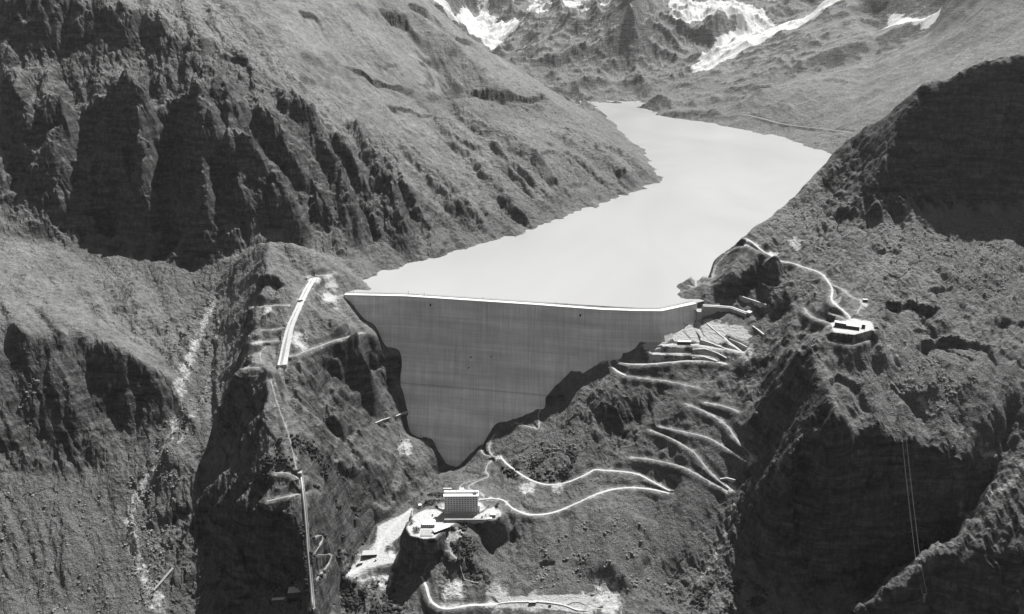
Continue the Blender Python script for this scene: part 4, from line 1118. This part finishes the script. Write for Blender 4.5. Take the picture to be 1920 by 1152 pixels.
# ------------------------------------------------------------------ loose rock and shrubs
def scatter(name, polys, n_, s0, s1, mat, seed, squash=.7, kind='stuff', lab=None, cat=None, maxslope=50, subdiv=1):
    rng = np.random.RandomState(seed); bm = bmesh.new(); bmesh.ops.create_icosphere(bm, subdivisions=subdiv, radius=1)
    bv = np.array([v.co[:] for v in bm.verts]); bf = np.array([[v.index for v in f.verts] for f in bm.faces]); bm.free()
    tot = sum(w_ for _, w_ in polys); VV = []; FF = []; k = 0
    for sx, w_ in polys:
        m_ = inside([tuple(p) for p in cast(pp(sx))], FX, FY); m_ &= (RDIST > 2) & (slope < maxslope)
        cand = np.where(m_.ravel())[0]
        if len(cand) == 0: continue
        clump = fbm(FX.ravel()[cand], FY.ravel()[cand], 30, 3, seed+7); wt = np.clip(clump+.35, .02, None)**2/1.0; wt /= wt.sum()
        c_ = rng.choice(cand, int(n_*w_/tot), p=wt)
        for q in c_:
            r_ = s0*(s1/s0)**(rng.rand()**2.2); jit = 1+rng.uniform(-.28, .28, (len(bv), 1)); a = rng.rand()*6.28; ca, sa = math.cos(a), math.sin(a)
            p = bv*jit*np.array((r_*rng.uniform(.7, 1.4), r_, r_*squash)); p = np.stack([p[:, 0]*ca-p[:, 1]*sa, p[:, 0]*sa+p[:, 1]*ca, p[:, 2]], 1)
            p += (FX.ravel()[q]+rng.uniform(-1, 1), FY.ravel()[q]+rng.uniform(-1, 1), FH.ravel()[q]+r_*.15); VV.append(p); FF.append(bf+k); k += len(bv)
    VV = np.concatenate(VV); FF = np.concatenate(FF); me = bpy.data.meshes.new(name); me.vertices.add(len(VV)); me.vertices.foreach_set('co', VV.astype(np.float32).ravel())
    me.loops.add(FF.size); me.loops.foreach_set('vertex_index', FF.astype(np.int32).ravel()); me.polygons.add(len(FF)); me.polygons.foreach_set('loop_start', np.arange(0, FF.size, 3, dtype=np.int32)); me.polygons.foreach_set('loop_total', np.full(len(FF), 3, np.int32)); me.update()
    me.materials.append(mat); o = link(bpy.data.objects.new(name, me)); o['kind'] = kind
    if lab: tag(o, lab, cat)
    return o
scatter('boulders', [("1700 430;1920 405;2000 405;2000 560;1850 560;1720 480", 3.5), ("1640 600;1800 700;1900 850;1700 780;1640 700", 1.5), ("240 900;330 740;390 560;430 560;410 700;340 880;280 1150;235 1150", 3.5),
    ("0 900;200 930;240 1000;240 1150;0 1150", .9), ("930 860;1080 800;1080 900;960 900", 1), ("1000 1040;1180 940;1280 1110;1150 1120;1000 1110", 1.5), ("60 650;80 640;70 800;20 800", .5), ("300 560;400 560;330 720;300 640", .8)], 4200, .7, 2.8, M_stone, 3, lab='pale boulders and rubble strewn over the scree slopes and stream bed', cat='boulders')
scatter('shrubs', [("900 1000;940 940;860 990;830 1060;900 1090", 1.2), ("590 980;650 930;690 1000;650 1070;600 1150;560 1150", 2), ("640 1080;760 1080;760 1150;600 1150", 1), ("930 880;1090 840;1060 900;960 900", 1.5), ("780 930;840 920;820 950;780 955", .6),
    ("1280 1140;1340 1090;1460 1100;1400 1150", 1.2), ("460 900;620 850;700 900;640 990;480 930", 1.5), ("500 1080;700 1090;760 1152;480 1152", 1.5)], 3400, 1.0, 3.8, M_bush, 9, .8, lab='low dark scrub and dwarf bushes dotted over the lower slopes', cat='shrubs', maxslope=62)
# planted roundabout clump and a few separate trees
def bush_tree(px, py, r_, h_, label, group='small trees near the hotel'):
    x, y, zz = cast([(px, py)], FHG)[0]; rng = random.Random(int(px*7+py)); t = thing('small_tree', label, 'tree', (x, y, zz), 0, group)
    obj('trunk', tube([(0, 0, -.5), (0.1, 0, h_*.35), (0, .1, h_*.6)], r_*.09, 6), M_wood, t)
    bm = bmesh.new()
    for _ in range(420):
        a = rng.random()*6.283; q = rng.random()**.5; hh = rng.random(); rr = r_*q*math.sqrt(max(.05, 1-(2*hh-.9)**2*.8)); c = Vector((rr*math.cos(a), rr*math.sin(a), h_*.2+hh*h_*.8)); s_ = r_*rng.uniform(.08, .17)
        vs = [bm.verts.new(c+Vector((rng.uniform(-1, 1), rng.uniform(-1, 1), rng.uniform(-1, 1)))*s_) for _ in range(3)]; bm.faces.new(vs)
    obj('crown', bm, M_bush, t)
for px, py, r_, h_, lb in ((780.6, 996, 7, 6, 'round clump of bushes inside the white drive loop below the hotel'), (771, 982, 5, 6, 'leafy tree at the left edge of the loop drive'), (796, 950, 4, 5, 'tree on the bank above the hotel drive'), (803, 944, 4, 5, 'tree higher on the bank toward the hotel corner'),
                           (905, 1000, 5, 6, 'dark tree on the slope below the garage'), (893, 990, 4, 6, 'dark tree under the forecourt wall'), (936, 975, 4, 5, 'tree right of the garage'), (728, 1030, 5, 6, 'tree beside the white valley road'),
                           (490, 1070, 3, 8, 'lone small conifer in the shaded ravine wall')): bush_tree(px, py, r_, h_, lb)

# ------------------------------------------------------------------ mountain air
bm = box(-13000, 13000, -300, 14200, -700, 2600)
hz_ = obj('haze', bm, simple('air', .8)); hz_['kind'] = 'stuff'; mt = bpy.data.materials.new('mountain_air'); mt.use_nodes = True; mt.node_tree.nodes.clear()
pv = mt.node_tree.nodes.new('ShaderNodeVolumePrincipled'); pv.inputs['Color'].default_value = (.95, .95, .95, 1); pv.inputs['Density'].default_value = 1.25e-5; pv.inputs['Anisotropy'].default_value = .3
mo = mt.node_tree.nodes.new('ShaderNodeOutputMaterial'); mt.node_tree.links.new(pv.outputs[0], mo.inputs['Volume']); hz_.data.materials.clear(); hz_.data.materials.append(mt)
print('done t=%.1f' % (time.time()-T0))
